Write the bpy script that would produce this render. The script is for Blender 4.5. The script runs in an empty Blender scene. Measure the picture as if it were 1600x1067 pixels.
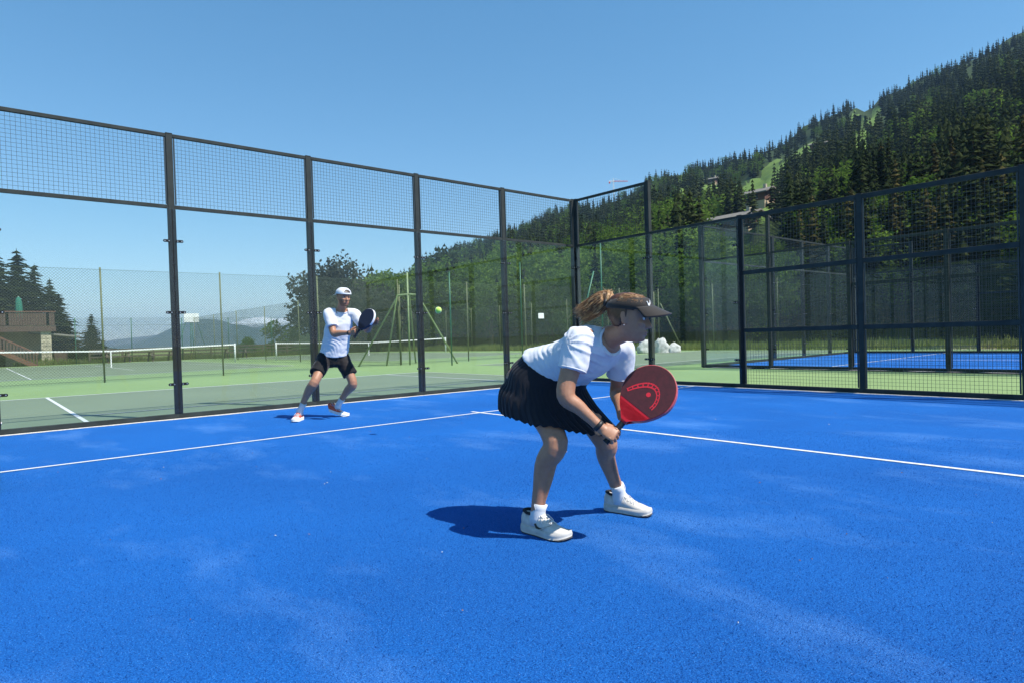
import bpy, math, random
import numpy as np
from mathutils import Vector, Matrix, noise

SC = bpy.context.scene
COL = SC.collection
R_ = math.radians
PI = math.pi
random.seed(7)
rng = np.random.default_rng(7)

# ------------------------------------------------------------------ camera
cam_data = bpy.data.cameras.new('camera')
cam = bpy.data.objects.new('camera', cam_data)
COL.objects.link(cam)
SC.camera = cam
CAM_POS = Vector((-10.1821, -10.0526, 1.0123))
yaw, pitch, roll = 0.7108, -0.0155, -0.0298
_f = Vector((math.sin(yaw) * math.cos(pitch), math.cos(yaw) * math.cos(pitch), math.sin(pitch)))
_r = Vector((math.cos(yaw), -math.sin(yaw), 0))
_u = _r.cross(_f)
_c, _s = math.cos(roll), math.sin(roll)
_r2, _u2 = _r * _c + _u * _s, _u * _c - _r * _s
cam.matrix_world = Matrix(((_r2.x, _u2.x, -_f.x, CAM_POS.x), (_r2.y, _u2.y, -_f.y, CAM_POS.y),
                           (_r2.z, _u2.z, -_f.z, CAM_POS.z), (0, 0, 0, 1)))
cam_data.sensor_width = 36
cam_data.lens = 1003.34 / 1600 * 36
cam_data.shift_x = -21.4 / 1600
cam_data.shift_y = 7.49 / 1600
cam_data.clip_start = 0.05
cam_data.clip_end = 20000

# ------------------------------------------------------------------ sky and sun
SUN_DIR = Vector((0.225, -0.52, 0.825)).normalized()
sun_el = math.asin(SUN_DIR.z)
sun_az = math.atan2(SUN_DIR.x, SUN_DIR.y)
world = bpy.data.worlds.new('World')
SC.world = world
world.use_nodes = True
wn = world.node_tree
bg = wn.nodes['Background']
sky = wn.nodes.new('ShaderNodeTexSky')
sky.sky_type = 'NISHITA'
sky.sun_disc = False
sky.sun_elevation = sun_el
sky.sun_rotation = sun_az
sky.altitude = 0
sky.air_density = 1.0
sky.dust_density = 0.0
sky.ozone_density = 3.0
gam = wn.nodes.new('ShaderNodeGamma'); gam.inputs[1].default_value = 0.72
hsv = wn.nodes.new('ShaderNodeHueSaturation'); hsv.inputs['Saturation'].default_value = 1.44; hsv.inputs['Hue'].default_value = 0.494; hsv.inputs['Value'].default_value = 1.14
wn.links.new(sky.outputs[0], gam.inputs[0]); wn.links.new(gam.outputs[0], hsv.inputs['Color']); wn.links.new(hsv.outputs[0], bg.inputs[0])
bg.inputs[1].default_value = 0.150
sun_data = bpy.data.lights.new('sun', 'SUN')
sun_data.energy = 4.7
sun_data.angle = R_(0.53)
sun_data.color = (1.0, 0.955, 0.89)
sun = bpy.data.objects.new('sun', sun_data)
COL.objects.link(sun)
sun.rotation_euler = (-SUN_DIR).to_track_quat('-Z', 'Y').to_euler()
SC.view_settings.view_transform = 'Standard'
SC.view_settings.look = 'None'
SC.view_settings.gamma = 1
SC.view_settings.exposure = 0.6
SC.view_settings.use_curve_mapping = False
SC.render.engine = 'CYCLES'
SC.cycles.use_denoising = True
SC.cycles.max_bounces = 8
SC.cycles.transparent_max_bounces = 48
SC.cycles.volume_bounces = 0
SC.cycles.use_adaptive_sampling = True
SC.cycles.adaptive_threshold = 0.012

# ------------------------------------------------------------------ helpers
class MB:
    """collects vertices and faces for one mesh"""
    def __init__(s): s.v = []; s.f = []; s.m = []
    def add(s, vs, fs, mi=0):
        n = len(s.v)
        s.v.extend([tuple(v) for v in vs])
        s.f.extend([tuple(i + n for i in f) for f in fs])
        s.m.extend([mi] * len(fs))
        return s
    def box(s, x0, x1, y0, y1, z0, z1, mi=0):
        vs = [(x0, y0, z0), (x1, y0, z0), (x1, y1, z0), (x0, y1, z0), (x0, y0, z1), (x1, y0, z1), (x1, y1, z1), (x0, y1, z1)]
        return s.add(vs, [(0, 3, 2, 1), (4, 5, 6, 7), (0, 1, 5, 4), (1, 2, 6, 5), (2, 3, 7, 6), (3, 0, 4, 7)], mi)
    def bar(s, a, b, w, h=None, up=(0, 0, 1), mi=0):
        """rectangular bar from a to b, w across, h along up"""
        a, b = Vector(a), Vector(b); h = w if h is None else h
        d = (b - a).normalized(); up = Vector(up)
        if abs(d.dot(up)) > 0.98: up = Vector((0, 1, 0))
        sd = d.cross(up).normalized(); u2 = sd.cross(d).normalized()
        vs = []
        for p in (a, b):
            for q, t in ((-1, -1), (1, -1), (1, 1), (-1, 1)):
                vs.append(p + sd * (q * w / 2) + u2 * (t * h / 2))
        return s.add(vs, [(0, 1, 2, 3), (7, 6, 5, 4), (0, 4, 5, 1), (1, 5, 6, 2), (2, 6, 7, 3), (3, 7, 4, 0)], mi)
    def tube(s, pts, rad, n=8, cap=True, mi=0):
        pts = [Vector(p) for p in pts]
        rs = rad if isinstance(rad, (list, tuple)) else [rad] * len(pts)
        up = Vector((0, 0, 1)) if abs((pts[-1] - pts[0]).normalized().z) < 0.9 else Vector((0, 1, 0))
        vs, fs = [], []
        for i, p in enumerate(pts):
            d = (pts[min(i + 1, len(pts) - 1)] - pts[max(i - 1, 0)]).normalized()
            a = d.cross(up)
            a = a.normalized() if a.length > 1e-6 else Vector((1, 0, 0))
            b = a.cross(d).normalized(); up = b
            for k in range(n):
                t = 2 * PI * k / n
                vs.append(p + (a * math.cos(t) + b * math.sin(t)) * rs[i])
        for i in range(len(pts) - 1):
            for k in range(n):
                fs.append((i * n + k, i * n + (k + 1) % n, (i + 1) * n + (k + 1) % n, (i + 1) * n + k))
        if cap:
            fs.append(tuple(range(n - 1, -1, -1))); fs.append(tuple((len(pts) - 1) * n + k for k in range(n)))
        return s.add(vs, fs, mi)
    def build(s, name, mats, parent=None, smooth=False, at=None):
        me = bpy.data.meshes.new(name)
        v = s.v
        if at is not None:
            a = Vector(at); v = [tuple(Vector(p) - a) for p in v]
        me.from_pydata(v, [], s.f)
        for m in (mats if isinstance(mats, (list, tuple)) else [mats]): me.materials.append(m)
        if any(s.m): me.polygons.foreach_set('material_index', s.m)
        if smooth: me.polygons.foreach_set('use_smooth', [True] * len(me.polygons))
        me.update()
        o = bpy.data.objects.new(name, me)
        COL.objects.link(o)
        if parent is not None: o.parent = parent
        if at is not None: o.location = at
        return o

def empty(name, loc=(0, 0, 0), rz=0):
    o = bpy.data.objects.new(name, None)
    COL.objects.link(o); o.location = loc; o.rotation_euler = (0, 0, rz); o.empty_display_size = 0.2
    return o

def tag(o, label=None, cat=None, group=None, kind=None):
    if label: o['label'] = label
    if cat: o['category'] = cat
    if group: o['group'] = group
    if kind: o['kind'] = kind
    return o

def inst(name, mesh, parent=None, loc=(0, 0, 0), rot=(0, 0, 0), scale=(1, 1, 1)):
    o = bpy.data.objects.new(name, mesh)
    COL.objects.link(o); o.parent = parent; o.location = loc; o.rotation_euler = rot; o.scale = scale
    return o

# ------------------------------------------------------------------ materials
def new_mat(name):
    m = bpy.data.materials.new(name); m.use_nodes = True
    return m, m.node_tree, m.node_tree.nodes['Principled BSDF']

def N(nt, typ, **kw):
    n = nt.nodes.new(typ)
    for k, v in kw.items(): setattr(n, k, v)
    return n

def noise_node(nt, scale, detail=4, rough=0.55, vec=None, coord='Object'):
    n = N(nt, 'ShaderNodeTexNoise')
    n.inputs['Scale'].default_value = scale; n.inputs['Detail'].default_value = detail; n.inputs['Roughness'].default_value = rough
    if vec is None:
        tc = N(nt, 'ShaderNodeTexCoord'); vec = tc.outputs[coord]
    nt.links.new(vec, n.inputs['Vector'])
    return n

def ramp(nt, fac, stops):
    r = N(nt, 'ShaderNodeValToRGB')
    e = r.color_ramp.elements
    while len(e) < len(stops): e.new(0.5)
    for i, (p, c) in enumerate(stops):
        e[i].position = p; e[i].color = tuple(c) + (1,) if len(c) == 3 else c
    nt.links.new(fac, r.inputs['Fac'])
    return r

def mixc(nt, fac, a, b, mode='MIX'):
    m = N(nt, 'ShaderNodeMix', data_type='RGBA', blend_type=mode)
    for sock, v in ((m.inputs[0], fac), (m.inputs[6], a), (m.inputs[7], b)):
        if hasattr(v, 'is_linked'): nt.links.new(v, sock)
        elif isinstance(v, (int, float)): sock.default_value = v
        else: sock.default_value = tuple(v) + (1,)
    return m.outputs[2]

def bump(nt, bs, height, strength, dist=0.01):
    b = N(nt, 'ShaderNodeBump'); b.inputs['Strength'].default_value = strength; b.inputs['Distance'].default_value = dist
    nt.links.new(height, b.inputs['Height']); nt.links.new(b.outputs[0], bs.inputs['Normal'])

def simple(name, col, rough=0.6, metal=0.0, var=0.15, scale=8.0, bmp=0.0, spec=0.5):
    m, nt, bs = new_mat(name)
    n = noise_node(nt, scale, 5)
    c0 = tuple(c * (1 - var) for c in col); c1 = tuple(min(1, c * (1 + var)) for c in col)
    r = ramp(nt, n.outputs['Fac'], [(0.3, c0), (0.7, c1)])
    nt.links.new(r.outputs[0], bs.inputs['Base Color'])
    bs.inputs['Roughness'].default_value = rough; bs.inputs['Metallic'].default_value = metal
    bs.inputs['Specular IOR Level'].default_value = spec
    if bmp: bump(nt, bs, n.outputs['Fac'], bmp)
    return m

M = {}
def mat_turf():
    m, nt, bs = new_mat('blue_turf')
    tc = N(nt, 'ShaderNodeTexCoord'); v = tc.outputs['Object']
    fine = noise_node(nt, 150, 4, 0.75, v)
    mid = noise_node(nt, 46, 4, 0.65, v)
    big = noise_node(nt, 0.55, 5, 0.6, v)
    mp = N(nt, 'ShaderNodeMapping'); mp.inputs['Scale'].default_value = (1.0, 0.45, 1); mp.inputs['Rotation'].default_value = (0, 0, 0.5)
    nt.links.new(v, mp.inputs['Vector'])
    patch = noise_node(nt, 1.3, 6, 0.62, mp.outputs[0])
    base = ramp(nt, fine.outputs['Fac'], [(0.33, (0.0015, 0.0235, 0.1200)), (0.5, (0.0065, 0.0931, 0.3440)), (0.66, (0.0325, 0.2070, 0.5600))])
    c = mixc(nt, 0.30, base.outputs[0], ramp(nt, mid.outputs['Fac'], [(0.35, (0.0030, 0.0621, 0.2560)), (0.65, (0.0100, 0.1173, 0.3840))]).outputs[0])
    # pale silica sand worked into the pile
    sand = ramp(nt, patch.outputs['Fac'], [(0.53, (0, 0, 0)), (0.76, (0.68, 0.68, 0.68))])
    spk = ramp(nt, noise_node(nt, 230, 3, 0.6, v).outputs['Fac'], [(0.46, (0.05, 0.05, 0.05)), (0.66, (1, 1, 1))])
    sm = N(nt, 'ShaderNodeMath', operation='MULTIPLY'); nt.links.new(sand.outputs[0], sm.inputs[0]); nt.links.new(spk.outputs[0], sm.inputs[1])
    c = mixc(nt, sm.outputs[0], c, (0.25, 0.45, 0.76))
    # brushed and unbrushed areas
    br = ramp(nt, big.outputs['Fac'], [(0.36, (0.88, 0.98, 1.04)), (0.62, (1.02, 1.16, 1.20))])
    c = mixc(nt, 1.0, c, br.outputs[0], 'MULTIPLY')
    glint = ramp(nt, noise_node(nt, 190, 1, 0.4, v).outputs['Fac'], [(0.755, (0, 0, 0)), (0.80, (1, 1, 1))])
    c = mixc(nt, glint.outputs[0], c, (0.34, 0.50, 0.72))
    nt.links.new(c, bs.inputs['Base Color'])
    bs.inputs['Roughness'].default_value = 0.85
    bs.inputs['Specular IOR Level'].default_value = 0.15
    bump(nt, bs, fine.outputs['Fac'], 0.8, 0.008)
    return m
M['turf'] = mat_turf()

def mat_court(name, col, dark):
    m, nt, bs = new_mat(name)
    tc = N(nt, 'ShaderNodeTexCoord'); v = tc.outputs['Object']
    a = noise_node(nt, 0.35, 6, 0.65, v); b = noise_node(nt, 60, 3, 0.6, v); w = noise_node(nt, 3.0, 5, 0.7, v)
    c = ramp(nt, a.outputs['Fac'], [(0.32, dark), (0.68, col)]).outputs[0]
    c = mixc(nt, ramp(nt, w.outputs['Fac'], [(0.5, (0, 0, 0)), (0.75, (0.35, 0.35, 0.35))]).outputs[0], c, tuple(x * 1.25 for x in col))
    c = mixc(nt, 0.3, c, ramp(nt, b.outputs['Fac'], [(0.3, dark), (0.7, col)]).outputs[0])
    nt.links.new(c, bs.inputs['Base Color'])
    bs.inputs['Roughness'].default_value = 0.8
    bs.inputs['Specular IOR Level'].default_value = 0.25
    bump(nt, bs, b.outputs['Fac'], 0.25, 0.004)
    return m
M['light_green'] = mat_court('light_green_acrylic', (0.225, 0.320, 0.130), (0.185, 0.270, 0.105))
M['grey_green'] = mat_court('grey_green_acrylic', (0.180, 0.225, 0.145), (0.145, 0.185, 0.120))
M['line'] = simple('white_line_paint', (0.62, 0.63, 0.63), 0.75, 0, 0.15, 30)
M['steel'] = simple('dark_green_coated_steel', (0.040, 0.046, 0.043), 0.75, 0, 0.2, 6, 0.03, 0.12)
M['wire'] = simple('dark_wire', (0.030, 0.040, 0.044), 0.45)
M['clamp'] = simple('black_clamp', (0.010, 0.010, 0.011), 0.6, 0, .15, 8, 0, .2)
M['bolt'] = simple('zinc_bolt', (0.55, 0.55, 0.55), 0.35, 0.9)
M['fence_post'] = simple('olive_fence_post', (0.150, 0.170, 0.075), 0.6, 0, 0.35, 5)
M['fence_green'] = simple('green_fence_post', (0.020, 0.120, 0.060), 0.45, 0, 0.2, 5)
M['chain'] = simple('green_chain_link_wire', (0.070, 0.092, 0.050), 0.5, 0, 0.2, 3)
M['sand'] = simple('pale_sand', (0.48, 0.46, 0.42), 0.95, 0, 0.3, 60)
M['rubber'] = simple('dark_net_cord', (0.02, 0.025, 0.02), 0.8)
M['white_tape'] = simple('white_net_tape', (0.80, 0.80, 0.78), 0.7, 0, 0.06)
M['white_paint'] = simple('white_painted_metal', (0.78, 0.79, 0.77), 0.45, 0, 0.08, 4)
M['concrete'] = simple('pale_concrete', (0.36, 0.35, 0.32), 0.9, 0, 0.2, 9, 0.2)

def mat_glass():
    m = bpy.data.materials.new('tempered_glass'); m.use_nodes = True
    nt = m.node_tree; nt.nodes.clear()
    out = N(nt, 'ShaderNodeOutputMaterial')
    tr = N(nt, 'ShaderNodeBsdfTransparent'); tr.inputs['Color'].default_value = (0.955, 0.982, 0.970, 1)
    gl = N(nt, 'ShaderNodeBsdfGlossy'); gl.inputs['Roughness'].default_value = 0.0; gl.inputs['Color'].default_value = (1, 1, 1, 1)
    df = N(nt, 'ShaderNodeBsdfDiffuse'); df.inputs['Color'].default_value = (0.62, 0.70, 0.66, 1)
    lw = N(nt, 'ShaderNodeFresnel'); lw.inputs['IOR'].default_value = 1.45
    # dust film on the pane
    n = noise_node(nt, 1.2, 5, 0.65)
    dust = ramp(nt, n.outputs['Fac'], [(0.35, (0.003, 0.003, 0.003)), (0.75, (0.011, 0.011, 0.011))])
    m0 = N(nt, 'ShaderNodeMixShader'); nt.links.new(dust.outputs[0], m0.inputs[0]); nt.links.new(tr.outputs[0], m0.inputs[1]); nt.links.new(df.outputs[0], m0.inputs[2])
    # only the outer faces of the thin slab reflect
    geo = N(nt, 'ShaderNodeNewGeometry'); inv = N(nt, 'ShaderNodeMath', operation='SUBTRACT'); inv.inputs[0].default_value = 1.0; nt.links.new(geo.outputs['Backfacing'], inv.inputs[1])
    fm = N(nt, 'ShaderNodeMath', operation='MULTIPLY'); nt.links.new(lw.outputs[0], fm.inputs[0]); nt.links.new(inv.outputs[0], fm.inputs[1])
    m1 = N(nt, 'ShaderNodeMixShader'); nt.links.new(fm.outputs[0], m1.inputs[0]); nt.links.new(m0.outputs[0], m1.inputs[1]); nt.links.new(gl.outputs[0], m1.inputs[2])
    nt.links.new(m1.outputs[0], out.inputs['Surface'])
    return m
M['glass'] = mat_glass()

def mat_foliage(name, dark, mid, light, scale=0.09, trans=0.35):
    m = bpy.data.materials.new(name); m.use_nodes = True
    nt = m.node_tree; nt.nodes.clear()
    out = N(nt, 'ShaderNodeOutputMaterial')
    g = N(nt, 'ShaderNodeNewGeometry')
    n = noise_node(nt, scale, 3, 0.6, g.outputs['Position'])
    n2 = noise_node(nt, scale * 14, 2, 0.6, g.outputs['Position'])
    mx = N(nt, 'ShaderNodeMath', operation='ADD'); nt.links.new(n.outputs['Fac'], mx.inputs[0])
    ml = N(nt, 'ShaderNodeMath', operation='MULTIPLY'); nt.links.new(n2.outputs['Fac'], ml.inputs[0]); ml.inputs[1].default_value = 0.5
    nt.links.new(ml.outputs[0], mx.inputs[1])
    r = ramp(nt, mx.outputs[0], [(0.55, dark), (0.75, mid), (0.98, light)])
    d = N(nt, 'ShaderNodeBsdfDiffuse'); t = N(nt, 'ShaderNodeBsdfTranslucent')
    nt.links.new(r.outputs[0], d.inputs['Color']); nt.links.new(r.outputs[0], t.inputs['Color'])
    mm = N(nt, 'ShaderNodeMixShader'); mm.inputs[0].default_value = trans
    nt.links.new(d.outputs[0], mm.inputs[1]); nt.links.new(t.outputs[0], mm.inputs[2]); nt.links.new(mm.outputs[0], out.inputs['Surface'])
    return m
M['spruce'] = mat_foliage('spruce_needles', (0.010, 0.017, 0.007), (0.022, 0.032, 0.012), (0.048, 0.058, 0.021), 0.06, 0.15)
M['leaf'] = mat_foliage('broad_leaves', (0.054, 0.102, 0.016), (0.100, 0.168, 0.027), (0.165, 0.245, 0.044), 0.07, 0.4)
M['copper'] = mat_foliage('dull_copper_leaves', (0.026, 0.030, 0.022), (0.048, 0.054, 0.036), (0.085, 0.092, 0.058), 0.3, 0.25)
M['larch'] = mat_foliage('olive_brown_needles', (0.030, 0.030, 0.012), (0.060, 0.055, 0.020), (0.100, 0.085, 0.030), 0.1, 0.2)
M['bark'] = simple('brown_bark', (0.075, 0.055, 0.040), 0.9, 0, 0.35, 12, 0.4)

def mat_grass(name, a, b, c):
    m, nt, bs = new_mat(name)
    g = N(nt, 'ShaderNodeNewGeometry')
    n = noise_node(nt, 0.045, 6, 0.65, g.outputs['Position']); n2 = noise_node(nt, 1.5, 5, 0.7, g.outputs['Position'])
    r = ramp(nt, n.outputs['Fac'], [(0.35, a), (0.52, b), (0.7, c)])
    col = mixc(nt, 0.35, r.outputs[0], ramp(nt, n2.outputs['Fac'], [(0.3, a), (0.7, c)]).outputs[0])
    nt.links.new(col, bs.inputs['Base Color']); bs.inputs['Roughness'].default_value = 0.95; bs.inputs['Specular IOR Level'].default_value = 0.1
    bump(nt, bs, n2.outputs['Fac'], 0.6, 0.1)
    return m
M['ground'] = mat_grass('rough_grass_ground', (0.110, 0.150, 0.050), (0.165, 0.210, 0.070), (0.240, 0.250, 0.110))
M['hill'] = mat_grass('forest_floor', (0.020, 0.034, 0.010), (0.034, 0.055, 0.014), (0.055, 0.080, 0.022))
M['meadow'] = mat_grass('alpine_meadow', (0.075, 0.125, 0.028), (0.115, 0.185, 0.038), (0.160, 0.235, 0.055))

# ------------------------------------------------------------------ ground, courts, markings
def sheet(name, x0, x1, y0, y1, z, mat, parent=None, div=1):
    b = MB(); xs = np.linspace(x0, x1, div + 1); ys = np.linspace(y0, y1, div + 1)
    vs = [(x, y, z) for y in ys for x in xs]; n = div + 1
    b.add(vs, [(j * n + i, j * n + i + 1, (j + 1) * n + i + 1, (j + 1) * n + i) for j in range(div) for i in range(div)])
    return b.build(name, mat, parent)

tag(sheet('ground', -9000, 9000, -9000, 9000, -0.06, M['ground'], div=6), kind='structure')
tag(sheet('tennis_surround', -15, 19.6, -24, 46, -0.016, M['light_green']), kind='structure')
tag(sheet('tennis_court', -10.37, 0.60, 0.13, 7.45, -0.012, M['grey_green']), kind='structure')
tag(sheet('tennis_court', -9.98, 0.99, 19.2, 42.97, -0.012, M['grey_green']), kind='structure')
tag(sheet('tennis_court', 5.30, 16.27, 19.2, 42.97, -0.012, M['grey_green']), kind='structure')
tag(sheet('tennis_court', 4.2, 19.0, 1.9, 9.6, -0.012, M['grey_green']), kind='structure')
pc = tag(sheet('padel_court', -12.5, 0, -20, 0.0, 0.0, M['turf']), kind='structure')
pc2 = tag(sheet('padel_court', 5.5, 15.5, -19.6, 0.4, 0.0, M['turf']), kind='structure')

def line(name, x0, x1, y0, y1, z, parent=None):
    o = sheet(name, x0, x1, y0, y1, z, M['line'])
    return tag(o, kind='structure')
LW = 0.025
line('service_line', -10.3, 0, -3.05 - LW, -3.05 + LW, 0.004)
line('centre_line', -5 - LW, -5 + LW, -10, -3.05 - LW, 0.004)
line('centre_line', -5 - LW, -5 + LW, -3.05 + LW, -2.85, 0.004)
line('service_line', 5.5, 15.5, -2.65 - LW, -2.65 + LW, 0.004)
line('centre_line', 10.5 - LW, 10.5 + LW, -9.6, -2.65 - LW, 0.004)
zl = -0.007
# half court behind the glass
line('baseline', -10.37, 0.60, 7.36, 7.46, zl)
for x in (-10.37, -9.02, -0.79, 0.55):
    line('sideline', x, x + 0.05 if x not in (-9.02,) else x + 0.06, 0.13, 7.36, zl)
line('service_line', -8.96, -0.79, 1.93, 1.98, zl)
for cx in (-4.5, 10.78):
    line('baseline', cx - 5.485, cx + 5.485, 19.18, 19.28, zl)
    line('baseline', cx - 5.485, cx + 5.485, 42.87, 42.97, zl)
    for s, w in ((-5.485, .05), (-4.14, .05), (4.09, .05), (5.435, .05)):
        line('sideline', cx + s, cx + s + w, 19.28, 42.87, zl)
    for y in (24.66, 37.44): line('service_line', cx - 4.09, cx + 4.09, y, y + 0.05, zl)
    line('centre_line', cx - 0.025, cx + 0.025, 24.71, 37.44, zl)
line('sideline', 4.2, 19.0, 9.55, 9.62, zl)
line('sideline', 4.2, 19.0, 3.3, 3.35, zl)

# sand swept against the foot of the walls
def sand_strip(name, a, b, wmax, side, label_seed):
    r = random.Random(label_seed); bb = MB(); n = 160
    a, b = Vector(a), Vector(b); d = (b - a); nrm = Vector((-d.y, d.x, 0)).normalized() * side
    vs = []
    for i in range(n + 1):
        p = a + d * (i / n)
        w = wmax * max(0.0, 0.45 + 1.1 * noise.noise(Vector((i * 0.11, label_seed, 0))) + 0.25 * r.random())
        vs += [tuple(p + Vector((0, 0, 0.011))), tuple(p + nrm * (w + 0.004) + Vector((0, 0, 0.003)))]
    bb.add(vs, [(2 * i, 2 * i + 1, 2 * i + 3, 2 * i + 2) for i in range(n)])
    return tag(bb.build(name, M['sand']), 'pale sand gathered in a line along the foot of the wall', 'sand', kind='stuff')
sand_strip('sand', (-10, -0.022, 0), (0, -0.022, 0), 0.055, -1, 3)
sand_strip('sand', (-0.03, 0, 0), (-0.03, -10, 0), 0.05, -1, 5)
sand_strip('sand', (5.44, 0.4, 0), (5.44, -8, 0), 0.08, -1, 8)

# small leaf and grit litter on the turf
def litter():
    b = MB(); r = random.Random(11)
    for i in range(70):
        x, y = r.uniform(-9.9, -2), r.uniform(-9.6, -3.3)
        s = r.uniform(0.003, 0.009); a = r.uniform(0, 6.28)
        pts = [(x + math.cos(a + t) * s * k, y + math.sin(a + t) * s * k, 0.006 + 0.004 * r.random()) for t, k in ((0, 1), (1.5, .5), (3.1, 1), (4.6, .5))]
        b.add(pts + [(x, y, 0.012)], [(0, 1, 4), (1, 2, 4), (2, 3, 4), (3, 0, 4)], r.choice((0, 0, 1)))
    o = b.build('litter', [simple('dry_leaf', (0.22, 0.12, 0.06), 0.9), M['sand']])
    tag(o, 'tiny dry leaves and grit scattered on the blue turf', 'litter', kind='stuff')
litter()

# upright fibres of the near turf
def turf_fibres():
    r = np.random.default_rng(12); n = 420000
    ang = r.uniform(R_(-40), R_(115), n); dist = 0.5 + 6.2 * r.random(n) ** 1.15
    x = -10.0 + np.sin(ang) * dist; y = -10.0 + np.cos(ang) * dist
    ok = (y < -3.15) & (x < -0.1) & (x > -12.4) & (np.abs(x + 5) > 0.04); x, y = x[ok], y[ok]; n = len(x)
    a = r.uniform(0, 6.28, n); w = r.uniform(.0008, .0017, n); h = r.uniform(.003, .009, n); lx, ly = r.normal(size=n) * .006, r.normal(size=n) * .006
    v = np.empty((n, 3, 3)); z0 = np.full(n, -.001)
    v[:, 0] = np.stack([x - np.cos(a) * w, y - np.sin(a) * w, z0], 1); v[:, 1] = np.stack([x + np.cos(a) * w, y + np.sin(a) * w, z0], 1); v[:, 2] = np.stack([x + lx, y + ly, h], 1)
    m, nt, bs = new_mat('blue_turf_fibre')
    g = N(nt, 'ShaderNodeNewGeometry'); q = noise_node(nt, 240, 2, .6, g.outputs['Position'])
    c = ramp(nt, q.outputs['Fac'], [(.34, (0.002, 0.030, 0.15)), (.52, (0.010, 0.115, 0.40)), (.68, (0.06, 0.26, 0.62))])
    nt.links.new(c.outputs[0], bs.inputs['Base Color']); bs.inputs['Roughness'].default_value = .8; bs.inputs['Specular IOR Level'].default_value = .2
    me = bpy.data.meshes.new('turf_fibres'); me.vertices.add(n * 3); me.vertices.foreach_set('co', v.astype(np.float32).ravel())
    me.loops.add(n * 3); me.loops.foreach_set('vertex_index', np.arange(n * 3, dtype=np.int32)); me.polygons.add(n); me.polygons.foreach_set('loop_start', np.arange(0, n * 3, 3, dtype=np.int32))
    me.materials.append(m); me.update(calc_edges=True)
    o = bpy.data.objects.new('turf_fibres', me); COL.objects.link(o); tag(o, 'short blue synthetic turf fibres of the near court', 'turf', kind='stuff')
turf_fibres()

# ------------------------------------------------------------------ padel walls
# parts are laid out along local +x from 0, glass in plane y = 0, outside is +y
_mesh_cache = {}
def mesh_once(key, fn):
    if key not in _mesh_cache: _mesh_cache[key] = fn()
    return _mesh_cache[key]
def me_from(b, name, mats, smooth=False):
    me = bpy.data.meshes.new(name); me.from_pydata(b.v, [], b.f)
    for m in (mats if isinstance(mats, (list, tuple)) else [mats]): me.materials.append(m)
    if any(b.m): me.polygons.foreach_set('material_index', b.m)
    if smooth: me.polygons.foreach_set('use_smooth', [True] * len(me.polygons))
    me.update(); return me
def chamfer_box(x0, x1, y0, y1, z0, z1, c=0.004):
    b = MB()
    for (xa, xb, ya, yb, z) in ((x0 + c, x1 - c, y0 + c, y1 - c, z0), (x0, x1, y0, y1, z0 + c), (x0, x1, y0, y1, z1 - c), (x0 + c, x1 - c, y0 + c, y1 - c, z1)):
        k = c
        b.v += [(xa + k, ya, z), (xb - k, ya, z), (xb, ya + k, z), (xb, yb - k, z), (xb - k, yb, z), (xa + k, yb, z), (xa, yb - k, z), (xa, ya + k, z)]
    b.f.append(tuple(range(7, -1, -1))); b.f.append(tuple(range(24, 32)))
    for j in range(3):
        for k in range(8): b.f.append((j * 8 + k, j * 8 + (k + 1) % 8, (j + 1) * 8 + (k + 1) % 8, (j + 1) * 8 + k))
    b.m = [0] * len(b.f)
    return b
def post_mesh(h):
    return mesh_once(('post', h), lambda: me_from(chamfer_box(-0.042, 0.042, 0.018, 0.105, 0.0, h), 'post', M['steel']))
def rail_mesh(L, w=0.05, d=0.045):
    return mesh_once(('rail', round(L, 3), w, d), lambda: me_from(chamfer_box(0.043, L - 0.043, 0.020, 0.020 + d, -w / 2, w / 2), 'rail', M['steel']))
def base_mesh(L):
    return mesh_once(('base', L), lambda: me_from(chamfer_box(0.0, L, 0.014, 0.074, -0.03, 0.072), 'base_rail', M['steel']))
def glass_mesh(L, h):
    return mesh_once(('glass', L, h), lambda: me_from(chamfer_box(0.006, L - 0.006, -0.004, 0.008, 0.074, h, 0.002), 'glass_panel', M['glass']))
def grid_mesh(L, h):
    def mk():
        b = MB(); t = 0.0016; n = 0
        x = 0.052; x1 = L - 0.052
        k = int((x1 - x) / 0.05)
        for i in range(k + 1):
            xx = x + (x1 - x) * i / k; b.bar((xx, 0.036, 0), (xx, 0.036, h), t * 2)
        k = int(h / 0.05)
        for i in range(1, k):
            zz = h * i / k; b.bar((x, 0.041, zz), (x1, 0.041, zz), t * 2)
        # thin edge frame of the sheet
        for a, c in (((x + .008, .03, .01), (x + .008, .03, h - .01)), ((x1 - .008, .03, .01), (x1 - .008, .03, h - .01))): b.bar(a, c, 0.016, 0.02)
        return me_from(b, 'wire_grid', M['wire'])
    return mesh_once(('grid', L, h), mk)
def clamp_meshes():
    def mk():
        b = MB(); n = 14; L = 0.052; r = 0.019
        ring = []
        for k in range(n):
            a = 2 * PI * k / n; ring.append(((L if math.cos(a) > 0 else -L) * 0.55 + r * math.cos(a), r * math.sin(a)))
        vs = [(x, -0.018, z) for x, z in ring] + [(x, -0.006, z) for x, z in ring]
        b.add(vs, [tuple(range(n)), tuple(range(2 * n - 1, n - 1, -1))] + [((k + 1) % n, k, k + n, (k + 1) % n + n) for k in range(n)])
        return me_from(b, 'clamp', M['clamp'])
    def bk():
        b = MB()
        for s in (-1, 1): b.tube([(s * 0.026, -0.017, 0), (s * 0.026, -0.023, 0)], 0.008, 8)
        return me_from(b, 'bolt', M['bolt'])
    return mesh_once('clamp', mk), mesh_once('bolt', bk)

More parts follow.
